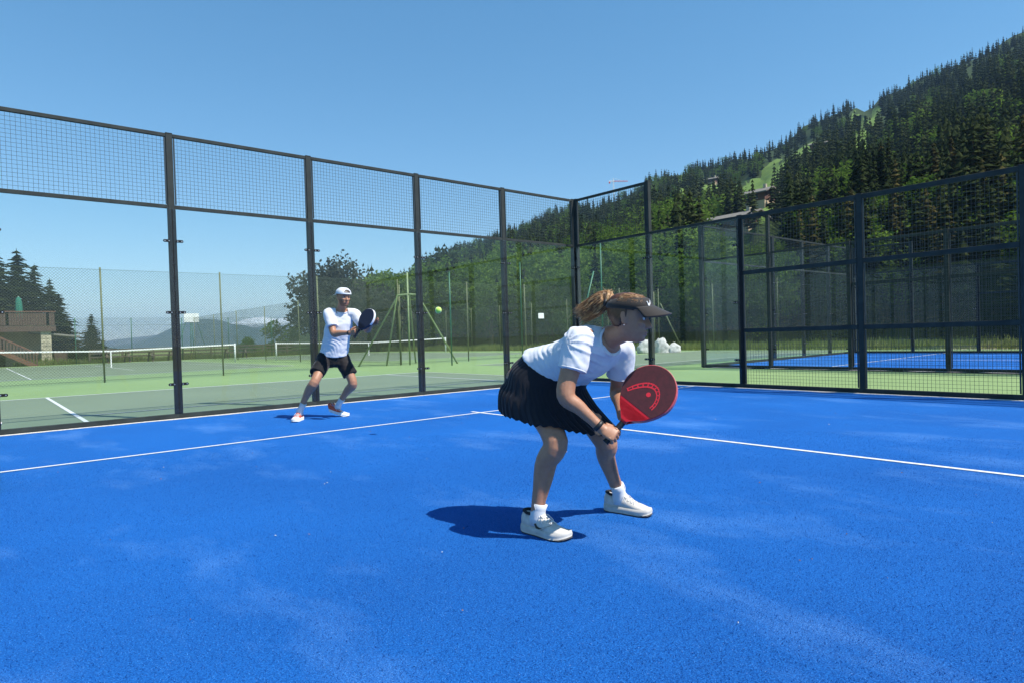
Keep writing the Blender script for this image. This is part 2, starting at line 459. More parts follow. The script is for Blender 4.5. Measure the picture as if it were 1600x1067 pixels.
def wall(name, origin, rz, spans, label, cat, clamps=True, flip=1):
    """spans: list of (length, kind); kind 'tall' glass 3 m + 1 m grid, 'glass' 3 m, 'mesh' 3 m grid with three rails"""
    root = empty(name, origin, rz); tag(root, label, cat)
    root.scale = (1, flip, 1)
    x = 0.0
    cm, bm = clamp_meshes()
    hs = []
    for L, k in spans: hs.append(4.0 if k == 'tall' else 3.0)
    for i in range(len(spans) + 1):
        h = max(hs[max(0, i - 1)] if i > 0 else 0, hs[i] if i < len(hs) else 0)
        o = inst('post', post_mesh(h), root, (x, 0, 0))
        cap = inst('post_cap', mesh_once('cap', lambda: me_from(chamfer_box(-0.044, 0.044, 0.016, 0.107, 0, 0.012, 0.003), 'post_cap', M['steel'])), o, (0, 0, h))
        if min(hs) == 4.0 or (i < len(spans) and spans[i][1] != 'mesh') or (i > 0 and spans[i - 1][1] != 'mesh'):
            inst('gasket', mesh_once('gasket', lambda: me_from(chamfer_box(-0.049, 0.049, 0.0085, 0.0178, 0.076, 2.94, 0.002), 'gasket', M['clamp'])), o)
        if clamps:
            for sd, j in ((-1, i - 1), (1, i)):
                if 0 <= j < len(spans) and spans[j][1] != 'mesh':
                    for z in (0.49, 1.49, 2.49):
                        c = inst('clamp', cm, root, (x + sd * 0.080, 0, z)); inst('bolt', bm, c)
        if i < len(spans): x += spans[i][0]
    x = 0.0
    for L, k in spans:
        inst('base_rail', base_mesh(L), root, (x, 0, 0))
        inst('rail', rail_mesh(L, .07 if k == 'mesh' else .05), root, (x, 0, 2.965 if k == 'mesh' else 2.975))
        if k in ('tall', 'glass'):
            inst('glass_panel', glass_mesh(L, 2.95), root, (x, 0, 0))
        if k == 'tall':
            inst('rail', rail_mesh(L), root, (x, 0, 3.975))
            tag(inst('wire_grid', grid_mesh(L, 0.95), root, (x, 0, 3.0)), kind='stuff')
        if k == 'mesh':
            for z in (1.0, 2.0): inst('rail', rail_mesh(L, 0.072), root, (x, 0, z))
            for z0, z1 in ((0.074, 0.9625), (1.0375, 1.9625), (2.0375, 2.928)):
                tag(inst('wire_grid', grid_mesh(L, round(z1 - z0, 3)), root, (x, 0, z0)), kind='stuff')
        x += L
    return root
T5 = [(2, 'tall')] * 5
SIDE = [(2, 'tall'), (2, 'glass'), (2, 'mesh'), (2, 'mesh')]
wall('glass_back_wall', (-10, 0, 0), 0, T5, 'tall glass back wall topped with wire grid behind the man in white', 'glass wall')
# side wall: runs towards -y, outside is +x
wall('padel_side_wall', (0, 0, 0), -PI / 2, SIDE + [(2, 'mesh')], 'glass and wire side fence of the near blue court, on the right', 'fence')
wall('padel_side_wall', (-10.06, 0, 0), -PI / 2, [(2, 'tall'), (2, 'glass')], 'short glass return wall at the left edge of the near court', 'glass wall', flip=-1)
wall('padel_side_wall', (5.5, 0.4, 0), -PI / 2, SIDE + [(2, 'mesh')], 'near side fence of the second blue court, beyond the green strip', 'fence', flip=-1)
wall('glass_back_wall', (5.5, 0.4, 0), 0, T5, 'glass back wall of the second blue court behind the side fence', 'glass wall')
wall('padel_side_wall', (15.5, 0.4, 0), -PI / 2, SIDE + [(2, 'mesh')], 'far side fence of the second blue court in front of the trees', 'fence')
# ------------------------------------------------------------------ chain link fences
def chain_mesh(b, p0, p1, z0, z1, pitch=0.085, t=0.0026):
    """diagonal wires both ways, clipped to the panel"""
    p0, p1 = Vector(p0), Vector(p1); L = (p1 - p0).length; d = (p1 - p0) / L; H = z1 - z0
    def P(s, z): return (p0.x + d.x * s, p0.y + d.y * s, z0 + z)
    nn = Vector((-d.y, d.x, 0))
    k = -H
    vs, fs = [], []
    for sgn in (1, -1):
        s0 = -H if sgn > 0 else 0.0
        s = s0 + 0.02
        while s < (L if sgn > 0 else L + H):
            a = [s, 0.0]; c = [s + sgn * H, H]
            # clip to 0..L
            def clip(q0, q1):
                (x0, y0), (x1, y1) = q0, q1
                t0, t1 = 0.0, 1.0; dx = x1 - x0
                for lim, sg in ((0, 1), (L, -1)):
                    if abs(dx) < 1e-9: continue
                    tt = (lim - x0) / dx
                    if dx * sg > 0: t0 = max(t0, tt)
                    else: t1 = min(t1, tt)
                if t0 >= t1: return None
                return (x0 + dx * t0, y0 + (y1 - y0) * t0), (x0 + dx * t1, y0 + (y1 - y0) * t1)
            r = clip(a, c)
            if r:
                (xa, za), (xb, zb) = r
                n0 = len(vs); h = t * 0.7071
                for (x, z) in ((xa, za), (xb, zb)):
                    vs.append(P(x - h * sgn, z + h)); vs.append(P(x + h * sgn, z - h))
                    q = P(x, z); vs.append((q[0] + nn.x * t, q[1] + nn.y * t, q[2]))
                fs += [(n0, n0 + 1, n0 + 4, n0 + 3), (n0 + 1, n0 + 2, n0 + 5, n0 + 4), (n0 + 2, n0, n0 + 3, n0 + 5)]
            s += pitch * 1.0
    b.add(vs, fs)

def chain_fence(pts_xy, h, label, post_h=None, spacing=3.5, pitch=0.085, wire=0.0026, post_r=0.026, mat='fence_post', top=True):
    root = empty('chain_link_fence', (pts_xy[0][0], pts_xy[0][1], 0)); tag(root, label, 'fence')
    o = Vector((pts_xy[0][0], pts_xy[0][1], 0)); post_h = post_h or h
    pm = MB(); pm.tube([(0, 0, -0.05), (0, 0, post_h)], post_r, 10)
    me = me_from(pm, 'post', M[mat], True)
    w = MB(); first = True
    for a, c in zip(pts_xy[:-1], pts_xy[1:]):
        a3, c3 = Vector((a[0], a[1], 0)) - o, Vector((c[0], c[1], 0)) - o
        L = (c3 - a3).length; n = max(1, round(L / spacing))
        for i in range(0 if first else 1, n + 1):
            p = a3 + (c3 - a3) * (i / n); inst('post', me, root, p, (R_(random.uniform(-.5, .5)), R_(random.uniform(-.5, .5)), 0))
        first = False
        dd = (c3 - a3).normalized(); off = Vector((dd.y, -dd.x, 0)) * (post_r + 0.006)
        chain_mesh(w, a3 + off, c3 + off, 0.03, h, pitch, wire)
        for z in ((0.06, h * 0.5, h - 0.02) if top else (0.06,)):
            w.bar(a3 + off + Vector((0, 0, z)), c3 + off + Vector((0, 0, z)), 0.006)
    tag(w.build('chain_link', M['chain'], root), kind='stuff')
    return root
FY = 13.35
chain_fence([(-14, FY), (20.3, FY)], 3.45, 'long chain link fence on olive posts between the two rows of tennis courts', post_h=3.5, spacing=3.43)
chain_fence([(20.3, FY), (20.3, -16)], 3.5, 'chain link fence with olive posts in front of the wooded slope', post_h=3.55, pitch=0.075, wire=0.0032)
chain_fence([(20.3, FY + 0.3), (20.3, 46.6)], 3.4, 'chain link fence at the right end of the far tennis courts', pitch=0.10, wire=0.0038)
chain_fence([(20.0, 46.6), (-4.5, 46.6)], 3.3, 'far chain link fence on thin dark posts below the mountains', pitch=0.13, wire=0.0036, post_r=0.03, mat='fence_green')
chain_fence([(3.35, FY + 0.3), (3.35, 46.3)], 3.3, 'chain link fence dividing the two far tennis courts', pitch=0.11, wire=0.0034, spacing=5.5)

# bent pipe brace standing at the meeting of the fences
M['brace_paint'] = simple('pale_olive_paint', (0.21, 0.27, 0.12), .55, 0, .25, 6)
def brace(x, y, label):
    root = empty('pipe_brace', (x, y, 0)); tag(root, label, 'brace')
    b = MB(); b.tube([(0, 0, -.02), (0, 0, 3.75)], 0.036, 10); b.build('pole', M['brace_paint'], root, True)
    for ax, ay, ln in ((-0.78, 0.62, 2.1), (-0.80, 0.60, 0.95), (0.78, -0.62, 1.95), (0.62, 0.78, 1.8)):
        b = MB(); pts = []
        for t in np.linspace(0, 1, 6): pts.append((ax * 0.35 * t, ay * 0.35 * t, 2.86 - 0.02 * t))
        for t in np.linspace(0.15, 1, 5): pts.append((ax * (0.35 + 0.12 * math.sin(t * 1.2)), ay * (0.35 + 0.12 * math.sin(t * 1.2)), 2.84 - 0.12 * t * t))
        pts.append((ax * ln, ay * ln, -0.02))
        b.tube(pts, 0.036, 8); b.build('leg', M['brace_paint'], root, True)
    return root
brace(3.38, 13.0, 'bent pipe tripod brace standing at the fence, left of the flying ball')
def pole(name, x, y, h, r, mat, label, cat='pole', top=None):
    b = MB(); b.tube([(0, 0, -.03), (0, 0, h * .5), (top[0] if top else 0, top[1] if top else 0, h)], r, 10)
    b.tube([(top[0] if top else 0, top[1] if top else 0, h), (top[0] if top else 0, top[1] if top else 0, h + 0.02)], r * 1.25, 10)
    o = b.build(name, mat, None, True); o.location = (x, y, 0)
    return tag(o, label, cat)
pole('green_pole', 3.75, 10.5, 3.55, 0.026, M['fence_green'], 'slim dark green pole right of the ball, ending the distant net')
pole('green_pole', 10.9, 14.7, 4.75, 0.028, M['fence_green'], 'tall slim green pole left of the glass corner post')
pole('green_pole', 14.9, 12.85, 5.75, 0.036, M['fence_green'], 'tallest green pole just right of the glass corner')
b = MB(); b.tube([(0, 0, 0), (0.75, -0.9, -2.65)], 0.035, 8)
o = b.build('slanted_pole', M['fence_post'], None, True); o.location = (19.9, 12.9, 2.9 - 0.25); tag(o, 'slanted pale pole bracing the fence corner beside the visor', 'pole')
b = MB(); b.tube([(0, 0, 0), (-1.0, 0.6, -4.3)], 0.04, 8)
o = b.build('slanted_pole', M['fence_green'], None, True); o.location = (14.6, 13.1, 4.3); tag(o, 'slanted green pole beside the tallest green pole', 'pole')
# white notice on the fence
b = MB(); b.box(-0.18, 0.18, -0.006, 0.006, -0.13, 0.13)
o = b.build('notice_board', M['white_paint']); o.location = (10.95, 13.27, 1.98); tag(o, 'small blank white notice on the fence above the bent back', 'sign')

# ------------------------------------------------------------------ tennis nets
def tennis_net(cx, y, half, label):
    root = empty('tennis_net', (cx, y, 0)); tag(root, label, 'net')
    for s in (-1, 1):
        b = MB(); b.tube([(s * half, 0, -.05), (s * half, 0, 1.09), (s * half, 0, 1.10)], [0.05, 0.05, 0.035], 12); b.build('post', M['white_paint'], root, True)
    def hz(x): return 0.914 + (1.07 - 0.914) * abs(x) / half
    b = MB(); n = 24
    for i in range(n):
        xa, xb = -half + 0.06 + (2 * half - .12) * i / n, -half + .06 + (2 * half - .12) * (i + 1) / n
        b.bar((xa, 0, hz(xa) - 0.03), (xb, 0, hz(xb) - 0.03), 0.014, 0.075)
    b.build('tape', M['white_tape'], root)
    b = MB(); b.box(-0.028, 0.028, -0.012, 0.012, 0, 0.85); b.build('centre_strap', M['white_tape'], root)
    b = MB(); x = -half + .06
    while x < half - .06:
        b.bar((x, 0, 0.03), (x, 0, hz(x) - .07), 0.0045); x += 0.09
    for k in range(10):
        z = 0.04 + 0.085 * k; b.bar((-half + .06, 0, z), (half - .06, 0, z), 0.0045)
    tag(b.build('net_mesh', M['rubber'], root), kind='stuff')
tennis_net(-4.5, 31.1, 6.4, 'tennis net of the far left court with a white centre strap')
tennis_net(10.78, 31.1, 6.4, 'tennis net of the far right court, behind the man')

# ------------------------------------------------------------------ wooded hillside
HC = (-10.18, -10.05)
SIL = [(15, 0.000), (20, 0.015), (25.18, 0.0516), (27.89, 0.0682), (29.0, 0.0825), (30.69, 0.1007), (31.83, 0.1201), (33.54, 0.1394), (35.25, 0.1488), (37.53, 0.158), (39.26, 0.1731), (41.56, 0.1869), (43.29, 0.1987), (45.57, 0.2068), (48.4, 0.2141), (51.19, 0.2265), (51.93, 0.243), (53.41, 0.2486), (55.57, 0.2557), (57.68, 0.2538), (58.72, 0.2593), (60.27, 0.2654), (62.77, 0.2762), (63.51, 0.2834), (64.72, 0.2955), (66.61, 0.3076), (68.44, 0.3174), (69.2, 0.305), (69.68, 0.318), (71.06, 0.3232), (74.36, 0.3426), (75.91, 0.3474), (77.41, 0.3557), (78.85, 0.3611), (84, 0.385), (92, 0.40), (105, 0.37), (118, 0.30)]
SA = np.array([a for a, _ in SIL]); SE = np.array([e for _, e in SIL])
RR = 620.0
TREE_H = 9.5
def ridge(az): return np.maximum(np.interp(az, SA, SE) - 0.75 * TREE_H / RR, 0.0)
def r0(az): return np.interp(az, [20, 30, 45, 60, 75, 118], [95, 84, 72, 58, 52, 52])
def hz(az, r):
    T = ridge(az); b = r0(az); t = np.clip((r - b) / (RR - b), 0, None)
    z = T * RR * np.where(t <= 1, t ** 1.12, 1.0 - 0.9 * (t - 1) ** 2 - 0.2 * (t - 1))
    w = np.clip((r - b) / 60, 0, 1) * np.clip(T / .08, 0, 1)
    und = np.sin(az * 0.9 + r * 0.02) * 2.0 + np.sin(az * 2.3 - r * 0.045) * 1.1
    return z + und * w - 0.05
def hill_xy(az, r): return HC[0] + math.sin(R_(az)) * r, HC[1] + math.cos(R_(az)) * r
def hill_pt(az, r):
    x, y = hill_xy(az, r); return Vector((x, y, float(hz(az, r))))
def r_for(az, frac):
    """distance at which the slope reaches a fraction of its ridge elevation"""
    rs = np.linspace(float(r0(az)), RR, 400); e = hz(az, rs) / rs
    i = int(np.argmax(e >= frac * float(ridge(az)))); return float(rs[max(i, 1)])
def build_hill():
    azs = np.linspace(16, 118, 190); rs = np.concatenate([np.linspace(40, 120, 28), np.linspace(125, 640, 90), np.linspace(660, 1000, 14)])
    vs = []
    for r in rs:
        for a in azs:
            x, y = hill_xy(a, r); vs.append((x, y, float(hz(a, r)) if r > r0(a) - 8 else -0.08))
    n = len(azs)
    fs = [(j * n + i + 1, j * n + i, (j + 1) * n + i, (j + 1) * n + i + 1) for j in range(len(rs) - 1) for i in range(n - 1)]
    b = MB(); b.add(vs, fs); o = b.build('hillside', M['hill'], None, True); tag(o, kind='structure')
build_hill()

# ------------------------------------------------------------------ tree meshes
def rand_quads(cent, size, r, flat=0.0):
    """loose leaf quads at given centres"""
    n = len(cent)
    a = r.normal(size=(n, 3)); a[:, 2] *= (1 - flat); a /= np.linalg.norm(a, axis=1)[:, None]
    c = r.normal(size=(n, 3)); c -= a * (a * c).sum(1)[:, None]; c /= np.linalg.norm(c, axis=1)[:, None]
    s = (size * r.uniform(0.6, 1.3, n))[:, None]
    v = np.stack([cent - a * s, cent + c * s * 0.55, cent + a * s, cent - c * s * 0.55], 1).reshape(-1, 3)
    f = np.arange(4 * n).reshape(-1, 4)
    return v, f
def tri_leaves(vf):
    v, f = vf; q = v.reshape(-1, 4, 3)
    return np.stack([q[:, 0], q[:, 1] * 1.0 + (q[:, 1] - q[:, 3]) * .25, q[:, 2]], 1).reshape(-1, 3), np.arange(3 * len(q)).reshape(-1, 3)
def np_mesh(name, v, f, mat):
    me = bpy.data.meshes.new(name)
    me.vertices.add(len(v)); me.vertices.foreach_set('co', np.asarray(v, np.float32).ravel())
    k = f.shape[1]
    me.loops.add(f.size); me.loops.foreach_set('vertex_index', np.asarray(f, np.int32).ravel())
    me.polygons.add(len(f)); me.polygons.foreach_set('loop_start', np.arange(0, f.size, k, dtype=np.int32))
    me.materials.append(mat); me.update(calc_edges=True); me.validate()
    return me
def broad_crown(seed, nleaf, leaf, h=1.0, w=0.8, lobes=11, base=0.18):
    """unit-height crown: lobes on a rough dome, hollow-ish clumps so gaps remain"""
    r = np.random.default_rng(seed); pts = []
    L = []
    for i in range(lobes):
        z = base + (1 - base) * (0.16 + 0.72 * (i + 0.5) / lobes + r.normal() * 0.05)
        env = w * 0.5 * math.sqrt(max(0.05, 1 - ((z - 0.52) / 0.56) ** 2)) * 0.72
        a = i * 2.4 + r.normal() * 0.4; rad = env * r.uniform(0.35, 1.0)
        L.append((rad * math.cos(a), rad * math.sin(a), z, r.uniform(0.13, 0.23)))
    per = nleaf // lobes
    for (x, y, z, s) in L:
        d = r.normal(size=(per, 3)); d /= np.linalg.norm(d, axis=1)[:, None]
        rad = s * (0.55 + 0.5 * r.random(per) ** 0.6) * (1 + 0.25 * np.sin(d[:, 0] * 5 + d[:, 2] * 7 + seed))
        p = np.array([x, y, z]) + d * rad[:, None] * np.array([1.1, 1.1, 0.85])
        pts.append(p)
    p = np.concatenate(pts)
    v, f = rand_quads(p, leaf, r, 0.3)
    return v * np.array([1, 1, h]), f
def trunk_mesh(seed, h, r0_, mat, limbs=5, spread=0.25):
    r = random.Random(seed); b = MB()
    pts = [(0.02 * h * r.uniform(-1, 1) * t, 0.02 * h * r.uniform(-1, 1) * t, h * t) for t in (-0.03, 0.15, 0.35, 0.55, 0.75)]
    b.tube(pts, [r0_ * 1.25, r0_, r0_ * .8, r0_ * .55, r0_ * .25], 8)
    for i in range(limbs):
        z = h * (0.25 + 0.4 * i / limbs); a = i * 2.4 + r.random()
        b.tube([(0, 0, z), (math.cos(a) * spread * h * .5, math.sin(a) * spread * h * .5, z + .1 * h), (math.cos(a) * spread * h, math.sin(a) * spread * h, z + .24 * h)], [r0_ * .4, r0_ * .25, r0_ * .08], 5)
    return me_from(b, 'trunk', mat, True)
def conifer(seed, whorls, arms, droop=0.25, width=0.30, sub=1, base=0.05):
    """unit-height spruce of drooping branch blades"""
    r = np.random.default_rng(seed); vs, fs = [], []
    for i in range(whorls):
        t = (i + 0.3 * r.random()) / whorls
        z = base + (1 - base) * t; L = width * 0.5 * (1 - t) ** 0.85 * (1.0 + 0.22 * r.normal()) + 0.012
        n = max(4, int(arms * (1 - 0.55 * t))); o = r.random() * 6.28
        for k in range(n):
            a = o + 2 * PI * k / n + r.normal() * 0.18; l = L * r.uniform(0.72, 1.18)
            dx, dy = math.cos(a), math.sin(a); px, py = -dy, dx
            dz = -droop * l + r.normal() * 0.01; wd = l * 0.42 * PI / n * 1.7 + 0.003
            th = 0.55 / whorls
            segs = max(1, sub)
            q = len(vs)
            vs += [(0, 0, z + th), (dx * l * .55 + px * wd, dy * l * .55 + py * wd, z + dz * .5 - th * .25), (dx * l, dy * l, z + dz), (dx * l * .55 - px * wd, dy * l * .55 - py * wd, z + dz * .5 - th * .25)]
            fs.append((q, q + 1, q + 2, q + 3))
            for s_ in range(segs - 1):
                u = 0.3 + 0.6 * (s_ + r.random()) / max(1, segs - 1); sd = 1 if s_ % 2 else -1
                bx, by, bz = dx * l * u, dy * l * u, z + dz * u * 0.9
                ll = l * 0.38 * r.uniform(.7, 1.2); q = len(vs)
                ex, ey = bx + (dx * .6 + px * sd) * ll, by + (dy * .6 + py * sd) * ll
                vs += [(bx, by, bz + th * .35), (bx + dx * ll * .4, by + dy * ll * .4, bz), (ex, ey, bz - ll * .3), (bx - dx * ll * .15, by - dy * ll * .15, bz - th * .3)]
                fs.append((q, q + 1, q + 2, q + 3))
    q = len(vs); vs += [(-.006, 0, .93), (.006, 0, .93), (0, .004, 1.02), (0, -.004, .97)]; fs.append((q, q + 1, q + 2, q + 3))
    return np.array(vs), np.array(fs)

spr_hi = [np_mesh('crown', *conifer(40 + i, 32, 14, 0.32, 0.36 + .05 * i, 5), M['spruce']) for i in range(3)]
spr_mid = [np_mesh('crown', *conifer(50 + i, 26, 12, 0.30, 0.25 + .03 * i, 4), M['spruce']) for i in range(4)]
lar_mid = [np_mesh('crown', *conifer(60 + i, 24, 11, 0.22, 0.30, 4), M['larch']) for i in range(2)]
spr_trunk = me_from(MB().tube([(0, 0, -0.04), (0, 0, 0.5), (0, 0, 0.96)], [0.018, 0.011, 0.002], 7), 'trunk', M['bark'], True)
lf_mid = [np_mesh('crown', *broad_crown(70 + i, 5200, 0.0205, 1.0, (0.85, 1.0, 0.75, 1.15)[i], 10 + i), M['leaf']) for i in range(4)]
lf_trunk = trunk_mesh(5, 0.8, 0.028, M['bark'], 5, 0.22)
spr_low = [conifer(80 + i, 12, 8, 0.34, 0.27 + .035 * i, 1) for i in range(4)]
spr_far = [conifer(84 + i, 8, 7, 0.36, 0.30 + .04 * i, 1) for i in range(4)]
lf_low = [tri_leaves(broad_crown(90 + i, 1000, 0.034, 1.0, 0.9, 11)) for i in range(3)]
lf_far = [tri_leaves(broad_crown(94 + i, 360, 0.052, 1.0, 0.9, 10)) for i in range(3)]

def tree(name, crown, trunk, loc, h, rz, label, cat='tree', group=None, wx=1.0):
    root = empty(name, loc, rz); tag(root, label, cat, group)
    root.scale = (h * wx, h * wx, h)
    inst('crown', crown, root); inst('trunk', trunk, root)
    return root

# clearings on the slope: (azimuth, fraction of ridge elevation, half widths)
CLEAR = [(60.2, 0.80, 2.0, 0.07), (62.3, 0.86, 1.2, 0.07), (60.8, 0.68, 1.6, 0.06), (58.8, 0.55, 2.4, 0.06), (56.2, 0.60, 0.4, 0.12), (68.9, 0.93, 1.2, 0.06), (54.4, 0.97, 0.9, 0.03), (57, 0.86, 1.0, 0.04), (64.6, 0.88, 1.4, 0.04)]
def meadows():
    for i, (a0, f0, wa, wf) in enumerate(CLEAR):
        b = MB(); n = 26; T = float(ridge(a0)); vs = [tuple(hill_pt(a0, r_for(a0, min(.995, f0))) + Vector((0, 0, .45)))]
        for ring in (.5, 1.0):
            for k in range(n):
                q = 2 * PI * k / n; rr = ring * (1 + .22 * noise.noise(Vector((math.cos(q) * 2, math.sin(q) * 2, i * 3.1))))
                az = a0 + wa * 1.02 * rr * math.cos(q); f = min(.995, max(.03, f0 + wf * 1.02 * rr * math.sin(q)))
                vs.append(tuple(hill_pt(az, r_for(az, f)) + Vector((0, 0, .45 if ring < 1 else .05))))
        b.add(vs, [(0, 1 + k, 1 + (k + 1) % n) for k in range(n)] + [(1 + k, 1 + n + k, 1 + n + (k + 1) % n, 1 + (k + 1) % n) for k in range(n)])
        tag(b.build('meadow', M['meadow'], None, True), kind='structure')
meadows()
def plant_forest():
    r = np.random.default_rng(21); items = []
    tries = 0
    target = 8200
    while len(items) < target and tries < 150000:
        tries += 1
        az = r.uniform(24.0, 104.0); T = float(ridge(az))
        if T < 0.004 or r.random() > min(1.0, T / 0.16 + 0.15): continue
        f = r.uniform(0.0, 1.0) ** 0.85; rr = r_for(az, f) if f > 0.02 else float(r0(az)) + r.uniform(-4, 6)
        if r.random() > 0.12 + 0.95 * (rr / RR) ** 0.9: continue
        if any(((az - a) / wa) ** 2 + ((f - ff) / wf) ** 2 < 1 for a, ff, wa, wf in CLEAR): continue
        left = az < 52
        pb = (0.93 if f < 0.30 else 0.42 if f < 0.55 else 0.10) if left else (0.55 if f < 0.2 else 0.38 if f < 0.62 else 0.12)
        if az > 62: pb *= 0.25
        broad = r.random() < pb
        h = r.uniform(6, 10.5) if broad else r.uniform(8, 13)
        if rr < 110 and not broad: h = r.uniform(9, 14)
        if rr < 80: h *= 0.8
        if rr > 380: h *= 0.85
        if 56.3 < az < 63.2 and rr < r_for(az, .6):
            h = min(h, 0.50 * T * rr - float(hz(az, rr)))       # open ground below the chalets
            if h < 3.5: continue
            broad = True
        items.append((h / rr, az, rr, h, broad, f))
    # a denser front row of broadleaf growth along the foot of the slope
    for az in np.arange(27, 62, 1.05):
        a = az + r.normal() * .3; rr = float(r0(a)) + r.uniform(-2, 12); h = r.uniform(6.5, 10.5) * (0.72 if 56 < a < 64 else 1)
        items.append((h / rr + 1, a, rr, h, True, 0.05))
    for az in np.arange(57, 100, 1.7):
        a = az + r.normal() * .4; rr = float(r0(a)) + r.uniform(0, 14); h = r.uniform(10, 15) * (0.55 if a < 64 else 1)
        items.append((h / rr + 1, a, rr, h * .85, False, 0.05))
    items.sort(key=lambda q: -q[0])
    nb = nc = 0; low = {'b': [], 'c': [], 'd': [], 'e': []}
    zones = [(30.5, 'behind the pipe brace'), (35, 'left of the fourth post'), (40, 'between the last two glass posts'), (45.5, 'just left of the glass corner'), (52, 'right of the glass corner'), (57.5, 'left of the lower chalet'), (62, 'around the two chalets'), (66, 'right of the upper chalet'), (70, 'below the skyline notch'), (75, 'on the dark right slope'), (90, 'at the right edge')]
    bands = [(0.10, 'at the hill foot'), (0.32, 'low on the hill'), (0.6, 'midway up the hill'), (2, 'high on the hill')]
    for ap, az, rr, h, broad, f in items:
        p = hill_pt(az, rr); p.z -= 0.2
        inview = 24 < az < 80.5
        zn = next(t for a, t in zones if az < a) if az < 90 else ''; bd = next(t for a, t in bands if f < a)
        size = 'tall' if (h > 13.5 if not broad else h > 9.5) else ('small' if (h < 11 if not broad else h < 7.8) else 'middling')
        if broad and nb < 150 and inview:
            nb += 1; lb = '%s leafy tree %s, %s' % (size, bd, zn)
            tree('broadleaf_tree', lf_mid[nb % 4], lf_trunk, p, h, r.uniform(0, 6.28), lb, group='leafy trees: ' + bd + ', ' + zn + ', ' + size, wx=r.uniform(.9, 1.2))
        elif (not broad) and nc < 130 and inview:
            nc += 1
            lar = az > 64 and r.random() < 0.35
            lb = '%s %s %s, %s' % (size, 'olive brown larch' if lar else 'dark spruce', bd, zn)
            tree('larch_tree' if lar else 'spruce_tree', lar_mid[nc % 2] if lar else spr_mid[nc % 4], spr_trunk, p, h, r.uniform(0, 6.28), lb, group=('larches: ' if lar else 'spruces: ') + bd + ', ' + zn + ', ' + size, wx=r.uniform(.9, 1.25))
        else:
            low[('b' if rr < 190 else 'e') if broad else ('c' if rr < 260 else 'd')].append((p, h, r.uniform(0, 6.28), r.uniform(.9, 1.3)))
    for key, protos, mat, nm in (('c', spr_low, M['spruce'], 'spruce_forest'), ('d', spr_far, M['spruce'], 'spruce_forest'), ('b', lf_low, M['leaf'], 'broadleaf_forest'), ('e', lf_far, M['leaf'], 'broadleaf_forest')):
        if not low[key]: continue
        V, F, off = [], [], 0
        for i, (p, h, a, w) in enumerate(low[key]):
            v, fa = protos[i % len(protos)]; c, s = math.cos(a), math.sin(a)
            q = np.empty_like(v); q[:, 0] = (v[:, 0] * c - v[:, 1] * s) * h * w + p.x; q[:, 1] = (v[:, 0] * s + v[:, 1] * c) * h * w + p.y; q[:, 2] = v[:, 2] * h + p.z
            V.append(q); F.append(fa + off); off += len(v)
        o = bpy.data.objects.new(nm, np_mesh(nm, np.concatenate(V), np.concatenate(F), mat)); COL.objects.link(o)
        tag(o, 'far spruce wood covering the lower mountainside' if key == 'c' else 'far spruce wood covering the upper mountainside' if key == 'd' else ('far leafy growth among the lower mountainside wood' if key == 'b' else 'far leafy growth among the upper mountainside wood'), 'forest', kind='stuff')
plant_forest()

# ------------------------------------------------------------------ single trees across the tennis courts
for i, (x, y, h, w) in enumerate([(-10.3, 62, 10.6, 1.45), (-8.4, 60, 9.6, 1.50), (-7.0, 61, 9.9, 1.55), (-5.9, 60, 8.6, 1.45), (-5.0, 58.5, 7.2, 1.50), (-4.4, 58.8, 6.0, 1.55)]):
    tree('spruce_tree', spr_hi[i % 3], spr_trunk, (x, y, -.06), h, i * 1.3, 'tall dark spruce in the clump behind the chalet terrace', group='spruces behind the chalet', wx=w)
tree('spruce_tree', spr_hi[2], spr_trunk, (-2.4, 56, -.06), 4.1, .6, 'small bushy spruce standing alone left of the first glass post', wx=1.55)
for i, (x, y, h) in enumerate([(-4.1, 57, 2.4), (-3.4, 58, 2.1), (-1.4, 58, 1.9)]):
    tree('spruce_tree', spr_hi[i], spr_trunk, (x, y, -.06), h, i, 'very small young spruce beside the bushy one', group='young spruces', wx=1.7)
def near_broad(seed, nleaf, leaf, w, lobes, mat, loc, h, label, name='broadleaf_tree'):
    me = np_mesh('crown', *broad_crown(seed, nleaf, leaf, 1.0, w, lobes, 0.10), mat)
    return tree(name, me, lf_trunk, loc, h, seed, label)
near_broad(201, 5200, 0.026, 0.95, 20, M['copper'], (14.4, 47.6, -.06), 7.4, 'round grey green tree behind the second glass post')
near_broad(202, 5600, 0.024, 0.72, 22, M['copper'], (17.5, 49.8, -.06), 8.9, 'tallest dark coppery tree behind the head of the man')
near_broad(203, 4200, 0.030, 1.2, 16, M['copper'], (19.2, 45.8, -.06), 6.0, 'low grey green tree between the man and the pipe brace')
near_broad(204, 2200, 0.042, 1.25, 11, M['leaf'], (11.2, 48.6, -.06), 3.0, 'low bright bush left of the grey green tree', 'bush')
near_broad(205, 1800, 0.045, 1.5, 10, M['leaf'], (8.3, 49.3, -.06), 1.7, 'small bright bush below the snowy peaks', 'bush')
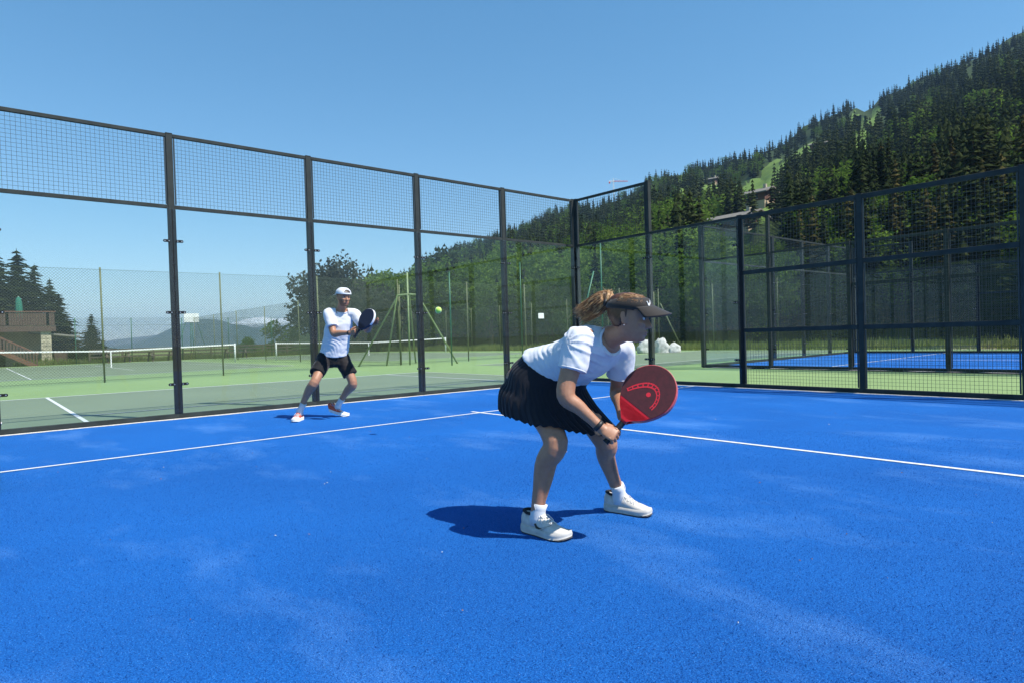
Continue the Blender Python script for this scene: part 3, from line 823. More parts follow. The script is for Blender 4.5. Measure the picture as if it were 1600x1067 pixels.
# ------------------------------------------------------------------ chalet terrace beyond the courts
M['wood'] = simple('dark_stained_boards', (0.085, 0.050, 0.034), 0.8, 0, 0.35, 14, 0.2)
M['wood_red'] = simple('red_brown_wood', (0.150, 0.065, 0.040), 0.75, 0, 0.3, 10, 0.2)
M['stone'] = simple('pale_rubble_stone', (0.420, 0.370, 0.260), 0.9, 0, 0.35, 5, 0.5)
M['plaster'] = simple('beige_plaster', (0.520, 0.410, 0.270), 0.9, 0, 0.1, 3)
M['shingle'] = simple('grey_shingle', (0.200, 0.185, 0.160), 0.85, 0, 0.3, 8, 0.3)
M['parasol'] = simple('green_parasol_cloth', (0.012, 0.150, 0.100), 0.8, 0, 0.2, 10)
M['bench'] = simple('weathered_bench_wood', (0.110, 0.085, 0.060), 0.85, 0, 0.3, 9, 0.2)
M['dark'] = simple('dark_interior', (0.02, 0.018, 0.015), 0.9)
def chalet_terrace():
    root = empty('chalet_terrace', (-10, 48, 0)); tag(root, 'dark timber chalet terrace with outside stairs and stone pillar, far left', 'building')
    def part(name, mat, fn, parent=root):
        b = MB(); fn(b); return b.build(name, mat, parent)
    X0, X1 = -9.0, 4.4
    part('deck', M['wood'], lambda b: b.box(X0, X1, -0.4, 4.5, 2.45, 2.75))
    part('fascia', M['wood'], lambda b: b.box(X0, X1 + .05, -0.47, -0.403, 2.38, 2.80))
    part('back_wall', M['plaster'], lambda b: b.box(X0, 4.0, 2.6, 2.9, -.05, 2.446))
    part('upper_wall', M['wood'], lambda b: b.box(X0, -3.2, 3.2, 4.4, 2.755, 5.2))
    # balustrade boards, one by one
    bm = MB(); bm.box(0, 0.135, -0.012, 0.012, 0, 0.92); bme = me_from(bm, 'board', M['wood'])
    x = X0
    while x < X1 - .1:
        if random.random() > 0.05: inst('board', bme, root, (x, -0.43, 2.83), (0, 0, R_(random.uniform(-2, 2))))
        x += 0.152
    y = -0.35
    bm2 = MB(); bm2.box(-0.012, 0.012, 0, 0.135, 0, 0.92); bme2 = me_from(bm2, 'board', M['wood'])
    while y < 2.6: inst('board', bme2, root, (X1, y, 2.83)); y += 0.152
    part('handrail', M['wood_red'], lambda b: b.box(X0, X1 + .06, -0.50, -0.36, 3.77, 3.84))
    part('handrail', M['wood_red'], lambda b: b.box(X1 - .05, X1 + .08, -0.355, 2.6, 3.77, 3.84))
    for x in (3.55, -2.4, -7.5):
        pil = part('pillar', M['stone'], lambda b: b.box(x, x + 0.62, -0.3, 0.3, -.05, 2.44))
        for j in range(9):
            for i in range(2):
                w = 0.27 + random.uniform(-.02, .02)
                part('stone', M['stone'], lambda b: b.box(x + 0.02 + i * 0.30, x + 0.02 + i * 0.30 + w, -0.325 - random.random() * .02, -0.302, j * 0.265 + .02, j * 0.265 + .245), pil)
    part('door', M['dark'], lambda b: b.box(-1.5, 1.6, 2.52, 2.598, -.03, 2.1))
    part('roof', M['shingle'], lambda b: b.add([(3.0, -0.2, 2.3), (5.9, -0.2, 1.92), (5.9, 3.4, 1.92), (3.0, 3.4, 2.3), (3.0, -.2, 2.42), (5.9, -.2, 2.04), (5.9, 3.4, 2.04), (3.0, 3.4, 2.42)], [(0, 3, 2, 1), (4, 5, 6, 7), (0, 1, 5, 4), (1, 2, 6, 5), (2, 3, 7, 6), (3, 0, 4, 7)]))
    # outside stairs coming down to the right
    for i in range(13):
        x = -1.0 + i * 0.31; z = 2.5 - i * 0.19
        part('step', M['wood'], lambda b: b.box(x, x + 0.33, -1.7, -0.55, z - 0.05, z))
    for yy in (-1.74, -0.53):
        part('stringer', M['wood_red'], lambda b: b.bar((-1.2, yy, 2.46), (3.2, yy, -0.1), 0.06, 0.30))
        part('handrail', M['wood_red'], lambda b: b.bar((-1.3, yy, 3.5), (3.3, yy, 0.80), 0.07, 0.09))
    for i in range(26):
        t = i / 25.0
        part('baluster', M['wood'], lambda b: b.bar((-1.2 + 4.4 * t, -1.74, 2.55 - 2.6 * t), (-1.2 + 4.4 * t, -1.74, 3.46 - 2.6 * t), 0.10, 0.03))
    part('planter', M['wood'], lambda b: b.box(4.3, 5.1, -0.4, 0.3, -.05, 0.9))
chalet_terrace()
def closed_parasol(x, y, z, label):
    root = empty('parasol', (x, y, z)); tag(root, label, 'parasol')
    b = MB(); b.tube([(0, 0, 0), (0, 0, 1.75)], 0.025, 8); b.build('pole', M['white_paint'], root, True)
    b = MB(); n = 24; rings = []
    prof = [(0.05, .14), (0.2, .20), (0.5, .21), (0.9, .19), (1.3, .17), (1.55, .12), (1.68, .03)]
    vs = [((r * (1 + .2 * math.cos(k * PI * 2 / n * 8))) * math.cos(2 * PI * k / n), (r * (1 + .2 * math.cos(k * 2 * PI / n * 8))) * math.sin(2 * PI * k / n), 0.05 + h) for h, r in prof for k in range(n)]
    b.add(vs, [(j * n + k, j * n + (k + 1) % n, (j + 1) * n + (k + 1) % n, (j + 1) * n + k) for j in range(len(prof) - 1) for k in range(n)])
    b.build('canopy', M['parasol'], root, True)
    b = MB(); b.tube([(0, 0, 0.42), (0, 0, 0.48)], 0.215, 16); b.build('tie', M['parasol'], root, True)
closed_parasol(-7.6, 48.1, 3.45 - .3, 'closed green parasol on the chalet terrace')

def bench(x, y, rz, label, picnic=True):
    root = empty('bench', (x, y, 0), rz); tag(root, label, 'bench')
    for i in range(4): b = MB(); b.box(-0.9, 0.9, -0.32 + i * .165, -0.17 + i * .165, 0.71, 0.75); b.build('table_board' if picnic else 'board', M['bench'], root)
    for s in (-1, 1):
        b = MB(); b.box(-0.9, 0.9, s * 0.68 - .13, s * .68 + .13, 0.42, 0.46); b.build('seat', M['bench'], root)
        b = MB(); b.bar((s * .7, -0.62, -.02), (s * .7, -0.2, .708), 0.06, .1, (1, 0, 0)); b.build('leg', M['bench'], root)
        b = MB(); b.bar((s * .7, 0.62, -.02), (s * .7, 0.2, .708), 0.06, .1, (1, 0, 0)); b.build('leg', M['bench'], root)
        b = MB(); b.box(s * .7 - .03, s * .7 + .03, -.8, .8, .36, .415); b.build('cross_beam', M['bench'], root)
bench(0.6, 44.9, 0.1, 'weathered wooden picnic bench left of the white board')
bench(-2.2, 45.3, 0.15, 'weathered wooden picnic bench nearest the bushy spruce')
bench(5.9, 44.6, -0.05, 'weathered wooden picnic bench behind the end of the net')
# low timber rail fence beyond the far court
root = empty('rail_fence', (-3.6, 47.4, 0)); tag(root, 'low brown timber rail fence beyond the far tennis courts', 'fence')
pm = MB(); pm.box(-.06, .06, -.06, .06, -.05, 1.0); pme = me_from(pm, 'post', M['bench'])
for i in range(11):
    inst('post', pme, root, (i * 2.1, 0, 0))
    if i < 10:
        for z in (.42, .70, .94): b = MB(); b.box(i * 2.1 + .062, i * 2.1 + 2.038, -.03, .03, z - .06, z + .06); b.build('rail', M['bench'], root)
# white board on braced stand
root = empty('board_stand', (4.1, 50.3, 0)); tag(root, 'white rectangular backboard on a braced metal stand, beyond the far net', 'backboard')
b = MB(); b.box(-0.58, .58, -.03, .03, 3.05, 3.80); b.build('board', M['white_paint'], root)
for s in (-1, 1):
    b = MB(); b.tube([(s * .12, .06, -.05), (s * .05, .06, 3.1)], .035, 8); b.build('post', M['fence_green'], root, True)
    b = MB(); b.tube([(s * 1.35, .3, -.05), (s * .45, .05, 3.05)], .025, 8); b.build('brace', M['fence_green'], root, True)

# white wrapped rolls beside the court
M['sack'] = simple('dusty_white_woven_sack', (0.52, 0.51, 0.48), .85, 0, .3, 7, .5)
def wrapped(x, y, sx, sy, sz, seed, label):
    r = random.Random(seed); n, m = 14, 9; b = MB(); vs = []
    for j in range(m):
        t = j / (m - 1)
        for k in range(n):
            a = 2 * PI * k / n; e = 0.55
            c, s = math.cos(a), math.sin(a)
            q = (1 - 0.55 * t ** 4) * (1 + 0.32 * noise.noise(Vector((c * 1.5, s * 1.5 + seed, t * 3))))
            vs.append((sx * math.copysign(abs(c) ** e, c) * q, sy * math.copysign(abs(s) ** e, s) * q, sz * t ** 0.9 * (1 + .38 * noise.noise(Vector((c * 1.6, s * 1.6, t + seed * 2))))))
    b.add(vs, [(j * n + k, j * n + (k + 1) % n, (j + 1) * n + (k + 1) % n, (j + 1) * n + k) for j in range(m - 1) for k in range(n)] + [tuple((m - 1) * n + k for k in range(n))])
    o = b.build('wrapped_sack', M['sack'], None, True); o.location = (x, y, 0); o.rotation_euler = (0, 0, -.7); tag(o, label, 'sack')
wrapped(15.55, 10.6, 0.36, 0.30, 0.62, 2, 'white bulk sack left of the glass side post, near the visor tip')
wrapped(16.05, 9.95, 0.34, 0.28, 0.66, 6, 'white bulk sack right of the glass side post')
wrapped(16.50, 9.55, 0.34, 0.26, 0.38, 9, 'low white sack at the right end of the pile')

# rough grass along the fence foot
def weeds():
    r = np.random.default_rng(4); n = 26000
    t = r.random(n); x = np.where(t < .5, 20.4 + np.abs(r.normal(size=n)) * 2.2, r.uniform(-8, 22, n)); y = np.where(t < .5, r.uniform(-16, 46, n), 47 + np.abs(r.normal(size=n)) * 1.0)
    h = r.uniform(.12, .42, n) * (1 + .4 * np.sin(x * 1.3) * np.sin(y * .9)); a = r.uniform(0, 6.28, n); w = r.uniform(.012, .03, n)
    lx, ly = r.normal(size=n) * .12, r.normal(size=n) * .12
    v = np.empty((n, 4, 3)); ca, sa = np.cos(a) * w, np.sin(a) * w
    v[:, 0] = np.stack([x - ca, y - sa, np.full(n, -.06)], 1); v[:, 1] = np.stack([x + ca, y + sa, np.full(n, -.06)], 1)
    v[:, 2] = np.stack([x + lx + ca * .3, y + ly + sa * .3, h], 1); v[:, 3] = np.stack([x + lx - ca * .3, y + ly - sa * .3, h], 1)
    me = np_mesh('rough_grass', v.reshape(-1, 3), np.arange(4 * n).reshape(-1, 4), mat_foliage('tall_dry_grass', (0.13, 0.18, 0.045), (0.21, 0.26, 0.075), (0.32, 0.33, 0.13), 0.6, .4))
    o = bpy.data.objects.new('rough_grass', me); COL.objects.link(o); tag(o, 'tall unmown grass along the outer fences', 'grass', kind='stuff')
weeds()
tag(sheet('gravel_path', 16.5, 27, -20, -1.0, -0.045, simple('pale_gravel', (0.30, 0.24, 0.18), .95, 0, .3, 3)), kind='structure')

# ------------------------------------------------------------------ chalets and crane on the slope
M['chalet_wood'] = simple('chalet_larch_boards', (0.130, 0.060, 0.040), 0.8, 0, .25, 2)
M['chalet_roof'] = simple('pale_stone_slab_roof', (0.170, 0.155, 0.130), 0.9, 0, .2, 1.5)
M['window'] = simple('window_glass', (0.02, 0.025, 0.03), 0.12)
def chalet(az, frac, L, W, H, rz, label):
    rr = r_for(az, frac); p = hill_pt(az, rr)
    root = empty('hill_chalet', p, rz); tag(root, label, 'chalet')
    def part(name, mat, fn, parent=root): b = MB(); fn(b); return b.build(name, mat, parent)
    part('base', M['plaster'], lambda b: b.box(-L / 2, L / 2, -W / 2, W / 2, -3, H * .4))
    part('wall', M['chalet_wood'], lambda b: b.box(-L / 2 - .1, L / 2 + .1, -W / 2 - .1, W / 2 + .1, H * .4 + .005, H))
    for s in (-1, 1):
        part('gable', M['chalet_wood'], lambda b: b.add([(s * L / 2 - .1, -W / 2, H + .01), (s * L / 2 - .1, W / 2, H + .01), (s * L / 2 - .1, 0, H + W * .2), (s * L / 2 + .1, -W / 2, H + .01), (s * L / 2 + .1, W / 2, H + .01), (s * L / 2 + .1, 0, H + W * .2)], [(0, 1, 2), (5, 4, 3), (0, 3, 4, 1), (1, 4, 5, 2), (2, 5, 3, 0)]))
    e = 1.4
    rf = None
    for s in (-1, 1):
        y1 = s * (W / 2 + e); z1 = H - e * .4 + .1; z0 = H + W * .2 + .1
        o = part('roof', M['chalet_roof'], lambda b: b.add([(-L / 2 - e, 0, z0), (L / 2 + e, 0, z0), (L / 2 + e, y1, z1), (-L / 2 - e, y1, z1), (-L / 2 - e, 0, z0 + .35), (L / 2 + e, 0, z0 + .35), (L / 2 + e, y1, z1 + .35), (-L / 2 - e, y1, z1 + .35)], [(0, 1, 2, 3), (7, 6, 5, 4), (0, 4, 5, 1), (1, 5, 6, 2), (2, 6, 7, 3), (3, 7, 4, 0)]))
        rf = rf or o
    part('chimney', M['stone'], lambda b: b.box(L * .3, L * .3 + .9, -.2, .7, H, H + W * .2 + 1.6), rf)
    for s in (-1, 1):
        for i in range(int(L // 3)):
            x = -L / 2 + 1.2 + i * 3
            w = part('window', M['window'], lambda b: b.box(x, x + 1.1, s * (W / 2 + .105), s * (W / 2 + .14), H * .55, H * .85)); part('sill', M['plaster'], lambda b: b.box(x - .1, x + 1.2, s * (W / 2 + .142), s * (W / 2 + .3), H * .52, H * .545), w)
chalet(60.6, 0.705, 10.5, 6.5, 4.2, R_(-90), 'upper brown chalet with pale roof on the wooded slope')
chalet(58.9, 0.575, 12, 6.5, 3.8, R_(-92), 'lower long roofed chalet among trees on the slope')
chalet(57.2, 0.90, 6.5, 5, 3.4, R_(-80), 'small brown chalet near the crest of the slope')
chalet(65.6, 0.86, 6.5, 5, 3.4, R_(-75), 'small pale roofed building high on the right slope')
def crane():
    p = hill_pt(48.9, 612); root = empty('tower_crane', p, R_(-35)); root.scale = (.62, .62, .8); tag(root, 'red and white tower crane behind the trees on the skyline', 'crane')
    red = simple('crane_red', (0.55, 0.06, 0.04), .5); wh = M['white_paint']
    H = 24.0
    b = MB()
    for sx in (-.6, .6):
        for sy in (-.6, .6): b.tube([(sx, sy, -2), (sx, sy, H)], .14, 5)
    for i in range(16):
        z = i * 1.5; b.bar((-.6, -.6, z), (.6, -.6, z + 1.5), .1); b.bar((-.6, .6, z), (.6, .6, z + 1.5), .1); b.bar((-.6, -.6, z), (-.6, .6, z + 1.5), .1); b.bar((.6, -.6, z), (.6, .6, z + 1.5), .1)
    b.build('mast', wh, root)
    for nm, x0, x1, mt in (('jib', 0.8, 22, red), ('counter_jib', -7, -.8, wh)):
        b = MB(); n = int(abs(x1 - x0) / 1.5)
        for (y, z) in ((-.5, H), (.5, H), (0, H + 1.1)): b.tube([(x0, y, z), (x1, y, z)], .16, 5)
        for i in range(n):
            xa = x0 + (x1 - x0) * i / n; xb = x0 + (x1 - x0) * (i + 1) / n
            b.bar((xa, -.5, H), ((xa + xb) / 2, 0, H + 1.1), .12); b.bar(((xa + xb) / 2, 0, H + 1.1), (xb, .5, H), .12)
        b.build(nm, mt, root)
    b = MB(); b.box(-7, -5, -.8, .8, H - 2, H - .05); b.build('counterweight', red, root)
    b = MB(); b.box(-.7, .9, -.8, .8, H + .02, H + 2.2); b.build('cab', wh, root)
    b = MB(); b.tube([(-.2, 0, H + 2.2), (-.2, 0, H + 4.5)], .2, 6); b.bar((-.2, 0, H + 4.5), (14, 0, H + 1.2), .12); b.bar((-.2, 0, H + 4.5), (-6, 0, H + 1.2), .12); b.build('tie_rods', wh, root)
crane()

# ------------------------------------------------------------------ distant mountains
def mountain(name, pts, depth_in, mat, seed, kind='structure'):
    """ridge polyline with flanks spreading towards and away from the valley"""
    P_ = [Vector(p) for p in pts]; fine = []
    for a, c in zip(P_[:-1], P_[1:]):
        for i in range(8): fine.append(a.lerp(c, i / 8))
    fine.append(P_[-1]); n = len(fine); vs = []
    d = (Vector((fine[0].x, fine[0].y, 0)) + Vector((fine[-1].x, fine[-1].y, 0))).normalized()
    rows = [(-1.0, 0.0), (-.75, .2), (-.5, .48), (-.25, .75), (0, 1), (.3, .7), (.7, .3), (1.2, 0)]
    for k, (o, hf) in enumerate(rows):
        for i, p in enumerate(fine):
            nz = noise.fractal(Vector((i * .21, k * .7, seed)), 1.0, 2.0, 4)
            z = p.z * hf * (1 + .10 * nz * (1 if hf < 1 else .35)) if hf else -3
            vs.append((p.x + d.x * depth_in * (o + .05 * nz), p.y + d.y * depth_in * (o + .05 * nz), z))
    b = MB(); b.add(vs, [(j * n + i, j * n + i + 1, (j + 1) * n + i + 1, (j + 1) * n + i) for j in range(len(rows) - 1) for i in range(n - 1)])
    return tag(b.build(name, mat, None, False), kind=kind)
def mat_mtn():
    m, nt, bs = new_mat('far_mountain_rock_forest_snow')
    g = N(nt, 'ShaderNodeNewGeometry'); sx = N(nt, 'ShaderNodeSeparateXYZ'); nt.links.new(g.outputs['Position'], sx.inputs[0])
    n = noise_node(nt, 0.012, 6, .65, g.outputs['Position'])
    md = N(nt, 'ShaderNodeMath', operation='MULTIPLY_ADD'); nt.links.new(n.outputs['Fac'], md.inputs[0]); md.inputs[1].default_value = 150; nt.links.new(sx.outputs['Z'], md.inputs[2])
    mr = N(nt, 'ShaderNodeMapRange'); mr.inputs['From Min'].default_value = 190; mr.inputs['From Max'].default_value = 232; nt.links.new(md.outputs[0], mr.inputs['Value'])
    rock = ramp(nt, n.outputs['Fac'], [(.35, (0.05, 0.075, 0.04)), (.6, (0.13, 0.12, 0.10))])
    c = mixc(nt, mr.outputs[0], rock.outputs[0], (0.8, 0.82, 0.85))
    nt.links.new(c, bs.inputs['Base Color']); bs.inputs['Roughness'].default_value = .9
    return m
M['mtn'] = mat_mtn(); M['mtn_forest'] = simple('far_forested_ridge', (0.045, 0.065, 0.035), .95, 0, .3, .01)
mountain('mountain_ridge', [(560, 3950, 8), (720, 3925, 48), (790, 3909, 90), (882, 3889, 134), (944, 3874, 148), (1037, 3850, 147), (1099, 3833, 122), (1180, 3810, 108), (1300, 3770, 70), (1420, 3725, 48), (1560, 3670, 86), (1760, 3590, 110), (2050, 3440, 120), (2400, 3200, 135)], 700, M['mtn_forest'], 3)
mountain('snowy_mountains', [(700, 4950, 60), (1000, 4900, 90), (1250, 4840, 120), (1374, 4794, 150), (1456, 4770, 178), (1517, 4751, 190), (1578, 4731, 196), (1658, 4703, 180), (1781, 4658, 184), (1900, 4610, 172), (2030, 4555, 186), (2300, 4430, 200), (2700, 4200, 170), (3100, 3900, 150)], 900, M['mtn'], 8)
# ------------------------------------------------------------------ people: helpers
def V(*a): return Vector(a)
def crom(pts, n):
    """smooth curve through points"""
    P_ = [pts[0] * 2 - pts[1]] + list(pts) + [pts[-1] * 2 - pts[-2]]; out = []
    for i in range(1, len(P_) - 2):
        a, b, c, d = P_[i - 1], P_[i], P_[i + 1], P_[i + 2]
        for k in range(n):
            t = k / n
            out.append(0.5 * ((2 * b) + (c - a) * t + (2 * a - 5 * b + 4 * c - d) * t * t + (3 * b - a - 3 * c + d) * t ** 3))
    out.append(pts[-1]); return out
def loft(b, rings, n=24, cap=True, mi=0):
    """rings: (centre, side vector * half width, front vector * half depth [, back half depth factor])"""
    vs = []
    for rg in rings:
        c, s, f = rg[:3]; bk = rg[3] if len(rg) > 3 else 1.0
        for k in range(n):
            a = 2 * PI * k / n; ca, sa = math.cos(a), math.sin(a)
            vs.append(c + s * sa + f * (ca if ca > 0 else ca * bk))
    m = len(rings); fs = [(j * n + k, j * n + (k + 1) % n, (j + 1) * n + (k + 1) % n, (j + 1) * n + k) for j in range(m - 1) for k in range(n)]
    if cap: fs += [tuple(range(n - 1, -1, -1)), tuple((m - 1) * n + k for k in range(n))]
    b.add(vs, fs, mi)
def limb(b, pts, prof, n=16, sub=5, flat=1.0):
    """tapered limb through joints; prof = radii at evenly spaced parameters"""
    c = crom([Vector(p) for p in pts], sub); m = len(c); rs = []
    xs = np.linspace(0, 1, len(prof))
    L = [0.0]
    for i in range(1, m): L.append(L[-1] + (c[i] - c[i - 1]).length)
    for i in range(m): rs.append(float(np.interp(L[i] / L[-1], xs, prof)))
    b.tube(c, rs, n)
def remesh(b, voxel, smooth=4, fac=0.5):
    me = bpy.data.meshes.new('tmp'); me.from_pydata(b.v, [], b.f); me.update()
    o = bpy.data.objects.new('tmp', me); COL.objects.link(o)
    m = o.modifiers.new('r', 'REMESH'); m.mode = 'VOXEL'; m.voxel_size = voxel; m.adaptivity = 0
    if smooth:
        s = o.modifiers.new('s', 'SMOOTH'); s.factor = fac; s.iterations = smooth
    bpy.context.view_layer.update()
    ev = o.evaluated_get(bpy.context.evaluated_depsgraph_get()); me2 = bpy.data.meshes.new_from_object(ev)
    bpy.data.objects.remove(o); bpy.data.meshes.remove(me)
    nb = MB(); nb.v = [tuple(v.co) for v in me2.vertices]; nb.f = [tuple(p.vertices) for p in me2.polygons]; nb.m = [0] * len(nb.f)
    nrm = [v.normal.copy() for v in me2.vertices]; bpy.data.meshes.remove(me2)
    return nb, nrm
def displace(b, nrm, fn):
    b.v = [tuple(Vector(v) + n * fn(Vector(v), n)) for v, n in zip(b.v, nrm)]
def capsule_chain(b, pts, rads, n=9):
    """closed finger with rounded end"""
    pts = [Vector(p) for p in pts]; c = crom(pts, 4); xs = np.linspace(0, 1, len(rads)); rs = [float(np.interp(i / (len(c) - 1), xs, rads)) for i in range(len(c))]
    d = (c[-1] - c[-2]).normalized(); r = rs[-1]
    for k in (0.5, 0.85, 1.0): c.append(c[len(rs) - 1] + d * r * k) if False else None
    e = c[-1]
    for k, q in ((0.45, 0.88), (0.8, 0.6), (1.0, 0.15)): c.append(e + d * r * k); rs.append(r * q)
    b.tube(c, rs, n)
def rot(v, axis, ang): return Matrix.Rotation(ang, 3, axis) @ v
def hand(body, fing, wrist, d, pn, side, curls, thumb, L=0.175, r=0.0085, spread=0.0, fl=(0.92, 1.0, 0.95, 0.78)):
    """d: wrist to knuckles, pn: palm normal (fingers curl towards it), side: towards the index finger
    body gets the palm (to be fused), fing gets the five fingers"""
    d = d.normalized(); pn = (pn - d * pn.dot(d)).normalized(); side = (side - d * side.dot(d) - pn * side.dot(pn)).normalized()
    W = L * 0.235; PL = L * 0.50
    rings = []
    for t, w, th in ((-0.12, .62, .72), (0.1, .70, .80), (0.4, .92, .85), (0.75, 1.0, .75), (1.0, .97, .58), (1.06, .85, .4)):
        rings.append((wrist + d * PL * t, side * W * w, pn * (0.0165 * L / .175) * th * 1.15))
    loft(body, rings, 16)
    for i in range(4):
        base = wrist + d * PL * (0.93 - 0.03 * abs(i - 1.2)) + side * W * (0.74 - 0.49 * i)
        ln = L * 0.48 * fl[i]; seg = (0.45, 0.30, 0.25); cu = curls[i]
        ax = d.cross(pn).normalized()   # rotation from d to pn
        dd = rot(d, pn, spread * (1.5 - i) * (1 if side.dot(pn.cross(d)) < 0 else -1)); p = base - dd * 0.012; pts = [p]
        p = base; ang = 0
        for k in range(3):
            ang += cu[k]; v = dd * math.cos(ang) + pn * math.sin(ang)
            pts.append(p.copy()) if k == 0 else None
            p = p + v * ln * seg[k]; pts.append(p.copy())
        rr = r * (1.0 if i < 3 else 0.87)
        capsule_chain(fing, pts, [rr * 1.08, rr * 1.06, rr, rr * .92, rr * .8])
    tb = wrist + d * PL * 0.28 + side * W * 0.72 + pn * 0.004
    pts = [tb - d * .01]; p = tb
    for k, (ds, ss, ps, l) in enumerate(thumb):
        v = (d * ds + side * ss + pn * ps).normalized(); p = p + v * l * L; pts.append(p.copy())
    capsule_chain(fing, pts, [r * 1.35, r * 1.3, r * 1.12, r * .9])

HEAD_Z = [(-.122, .030, .020, .020), (-.117, .074, .030, .030), (-.108, .091, .030, .039), (-.098, .094, .034, .046), (-.088, .088, .040, .052), (-.080, .0945, .045, .0565), (-.074, .0895, .050, .059), (-.067, .0960, .055, .061), (-.057, .090, .062, .064), (-.045, .090, .070, .067), (-.030, .091, .080, .0700), (-.015, .088, .090, .0725), (0.0, .0855, .097, .0740), (.014, .088, .101, .0750), (.026, .0955, .103, .0755), (.045, .0955, .104, .0755), (.065, .089, .101, .0725), (.085, .074, .090, .0640), (.100, .054, .071, .0500), (.110, .033, .046, .0320), (.115, .010, .015, .010)]
def head_pt(z, th, off=0.0):
    zz = [h[0] for h in HEAD_Z]; fr = np.interp(z, zz, [h[1] for h in HEAD_Z]); bk = np.interp(z, zz, [h[2] for h in HEAD_Z]); w = np.interp(z, zz, [h[3] for h in HEAD_Z])
    c, s = math.cos(th), math.sin(th)
    x = (fr + off) * math.copysign(abs(c) ** 0.92, c) if c > 0 else (bk + off) * c
    y = (w + off) * math.copysign(abs(s) ** 0.86, s)
    return x, y
class HeadFrame:
    def __init__(s, pos, fwd, up, k=1.0):
        s.o = pos; s.f = fwd.normalized(); u = up - s.f * up.dot(s.f); s.u = u.normalized(); s.l = s.u.cross(s.f); s.k = k
    def p(s, x, y, z): return s.o + (s.f * x + s.l * y + s.u * z) * s.k
def head_body(b, H):
    n = 40; zs = np.concatenate([np.linspace(-.122, .10, 46), [.105, .110, .113, .115]]); vs = []
    for z in zs:
        for k in range(n): x, y = head_pt(z, 2 * PI * k / n); vs.append(H.p(x, y, z))
    m = len(zs); b.add(vs, [(j * n + k, j * n + (k + 1) % n, (j + 1) * n + (k + 1) % n, (j + 1) * n + k) for j in range(m - 1) for k in range(n)] + [tuple(range(n - 1, -1, -1)), tuple((m - 1) * n + k for k in range(n))])
    # nose
    rings = []
    for z, x0, x1, w in ((.020, .070, .0925, .0065), (.005, .070, .0965, .0080), (-.012, .070, .105, .0095), (-.026, .072, .1165, .0130), (-.036, .074, .1205, .0160), (-.043, .074, .115, .0165), (-.049, .074, .098, .010)):
        rings.append((H.p((x0 + x1) / 2, 0, z), H.l * w * H.k, H.f * (x1 - x0) / 2 * H.k))
    loft(b, rings, 14)
    # brow ridge, cheekbones
    for s in (-1, 1):
        b.tube([H.p(.080, s * .012, .024), H.p(.084, s * .030, .028), H.p(.068, s * .050, .022)], [.010 * H.k, .0095 * H.k, .008 * H.k], 8)
        b.tube([H.p(.060, s * .052, -.022), H.p(.076, s * .040, -.026), H.p(.082, s * .026, -.036)], [.012 * H.k, .012 * H.k, .008 * H.k], 8)
        # ear
        rings = []
        for t in np.linspace(0, 1, 7):
            z = .022 - .060 * t; w = .016 * math.sin(PI * (0.12 + .76 * t)) + .003
            rings.append((H.p(-.006 - .010 * (1 - t), s * (.0755 + .007 * (1 - t)), z), H.f * w * H.k, H.l * .0055 * H.k))
        loft(b, rings, 10)
    # lips
    for z, x, w, r in ((-.0665, .0945, .020, .0050), (-.0790, .0925, .017, .0058)):
        b.tube([H.p(x - .012, -w, z + .001), H.p(x - .002, -w * .5, z), H.p(x, 0, z), H.p(x - .002, w * .5, z), H.p(x - .012, w, z + .001)], [r * .4 * H.k, r * H.k, r * 1.05 * H.k, r * H.k, r * .4 * H.k], 8)
def face_details(H, root, at, browcol, eyelid=0.6):
    for s in (-1, 1):
        b = MB(); c = H.p(.0775, s * .0315, .002)
        n, m = 14, 10; r = .0118 * H.k; fz = (H.f + H.l * s * .12).normalized(); vs = []
        for j in range(m + 1):
            a = PI * j / m
            for k in range(n):
                q = 2 * PI * k / n; vs.append(c + fz * r * math.cos(a) + (H.l * math.cos(q) + H.u * math.sin(q)) * r * math.sin(a))
        b.add(vs, [(j * n + k, j * n + (k + 1) % n, (j + 1) * n + (k + 1) % n, (j + 1) * n + k) for j in range(m) for k in range(n)])
        b.m = [1 if f[0] // n < 3 else 0 for f in b.f]
        e = b.build('eye', [M['eye_white'], M['iris']], root, True, None); e.location = -Vector(at)
        b = MB(); b.tube([H.p(.0900, s * .0195, .0075), H.p(.0905, s * .031, .0105), H.p(.082, s * .045, .0055)], [.0028 * H.k, .0036 * H.k, .0025 * H.k], 8)
        o = b.build('eyelid', M['skin'], root, True); o.location = -Vector(at)
        b = MB(); b.tube([H.p(.094, s * .014, .0265), H.p(.095, s * .030, .0325), H.p(.079, s * .049, .0275)], [.0028 * H.k, .0036 * H.k, .0015 * H.k], 8)
        o = b.build('eyebrow', browcol, root, True); o.location = -Vector(at)
    b = MB()
    for z, x, w, r in ((-.0670, .0965, .019, .0042), (-.0785, .0950, .016, .0046)):
        b.tube([H.p(x - .011, -w, z + .001), H.p(x - .0015, -w * .5, z), H.p(x, 0, z), H.p(x - .0015, w * .5, z), H.p(x - .011, w, z + .001)], [r * .4 * H.k, r * H.k, r * 1.05 * H.k, r * H.k, r * .4 * H.k], 8)
    o = b.build('lips', M['lip'], root, True); o.location = -Vector(at)

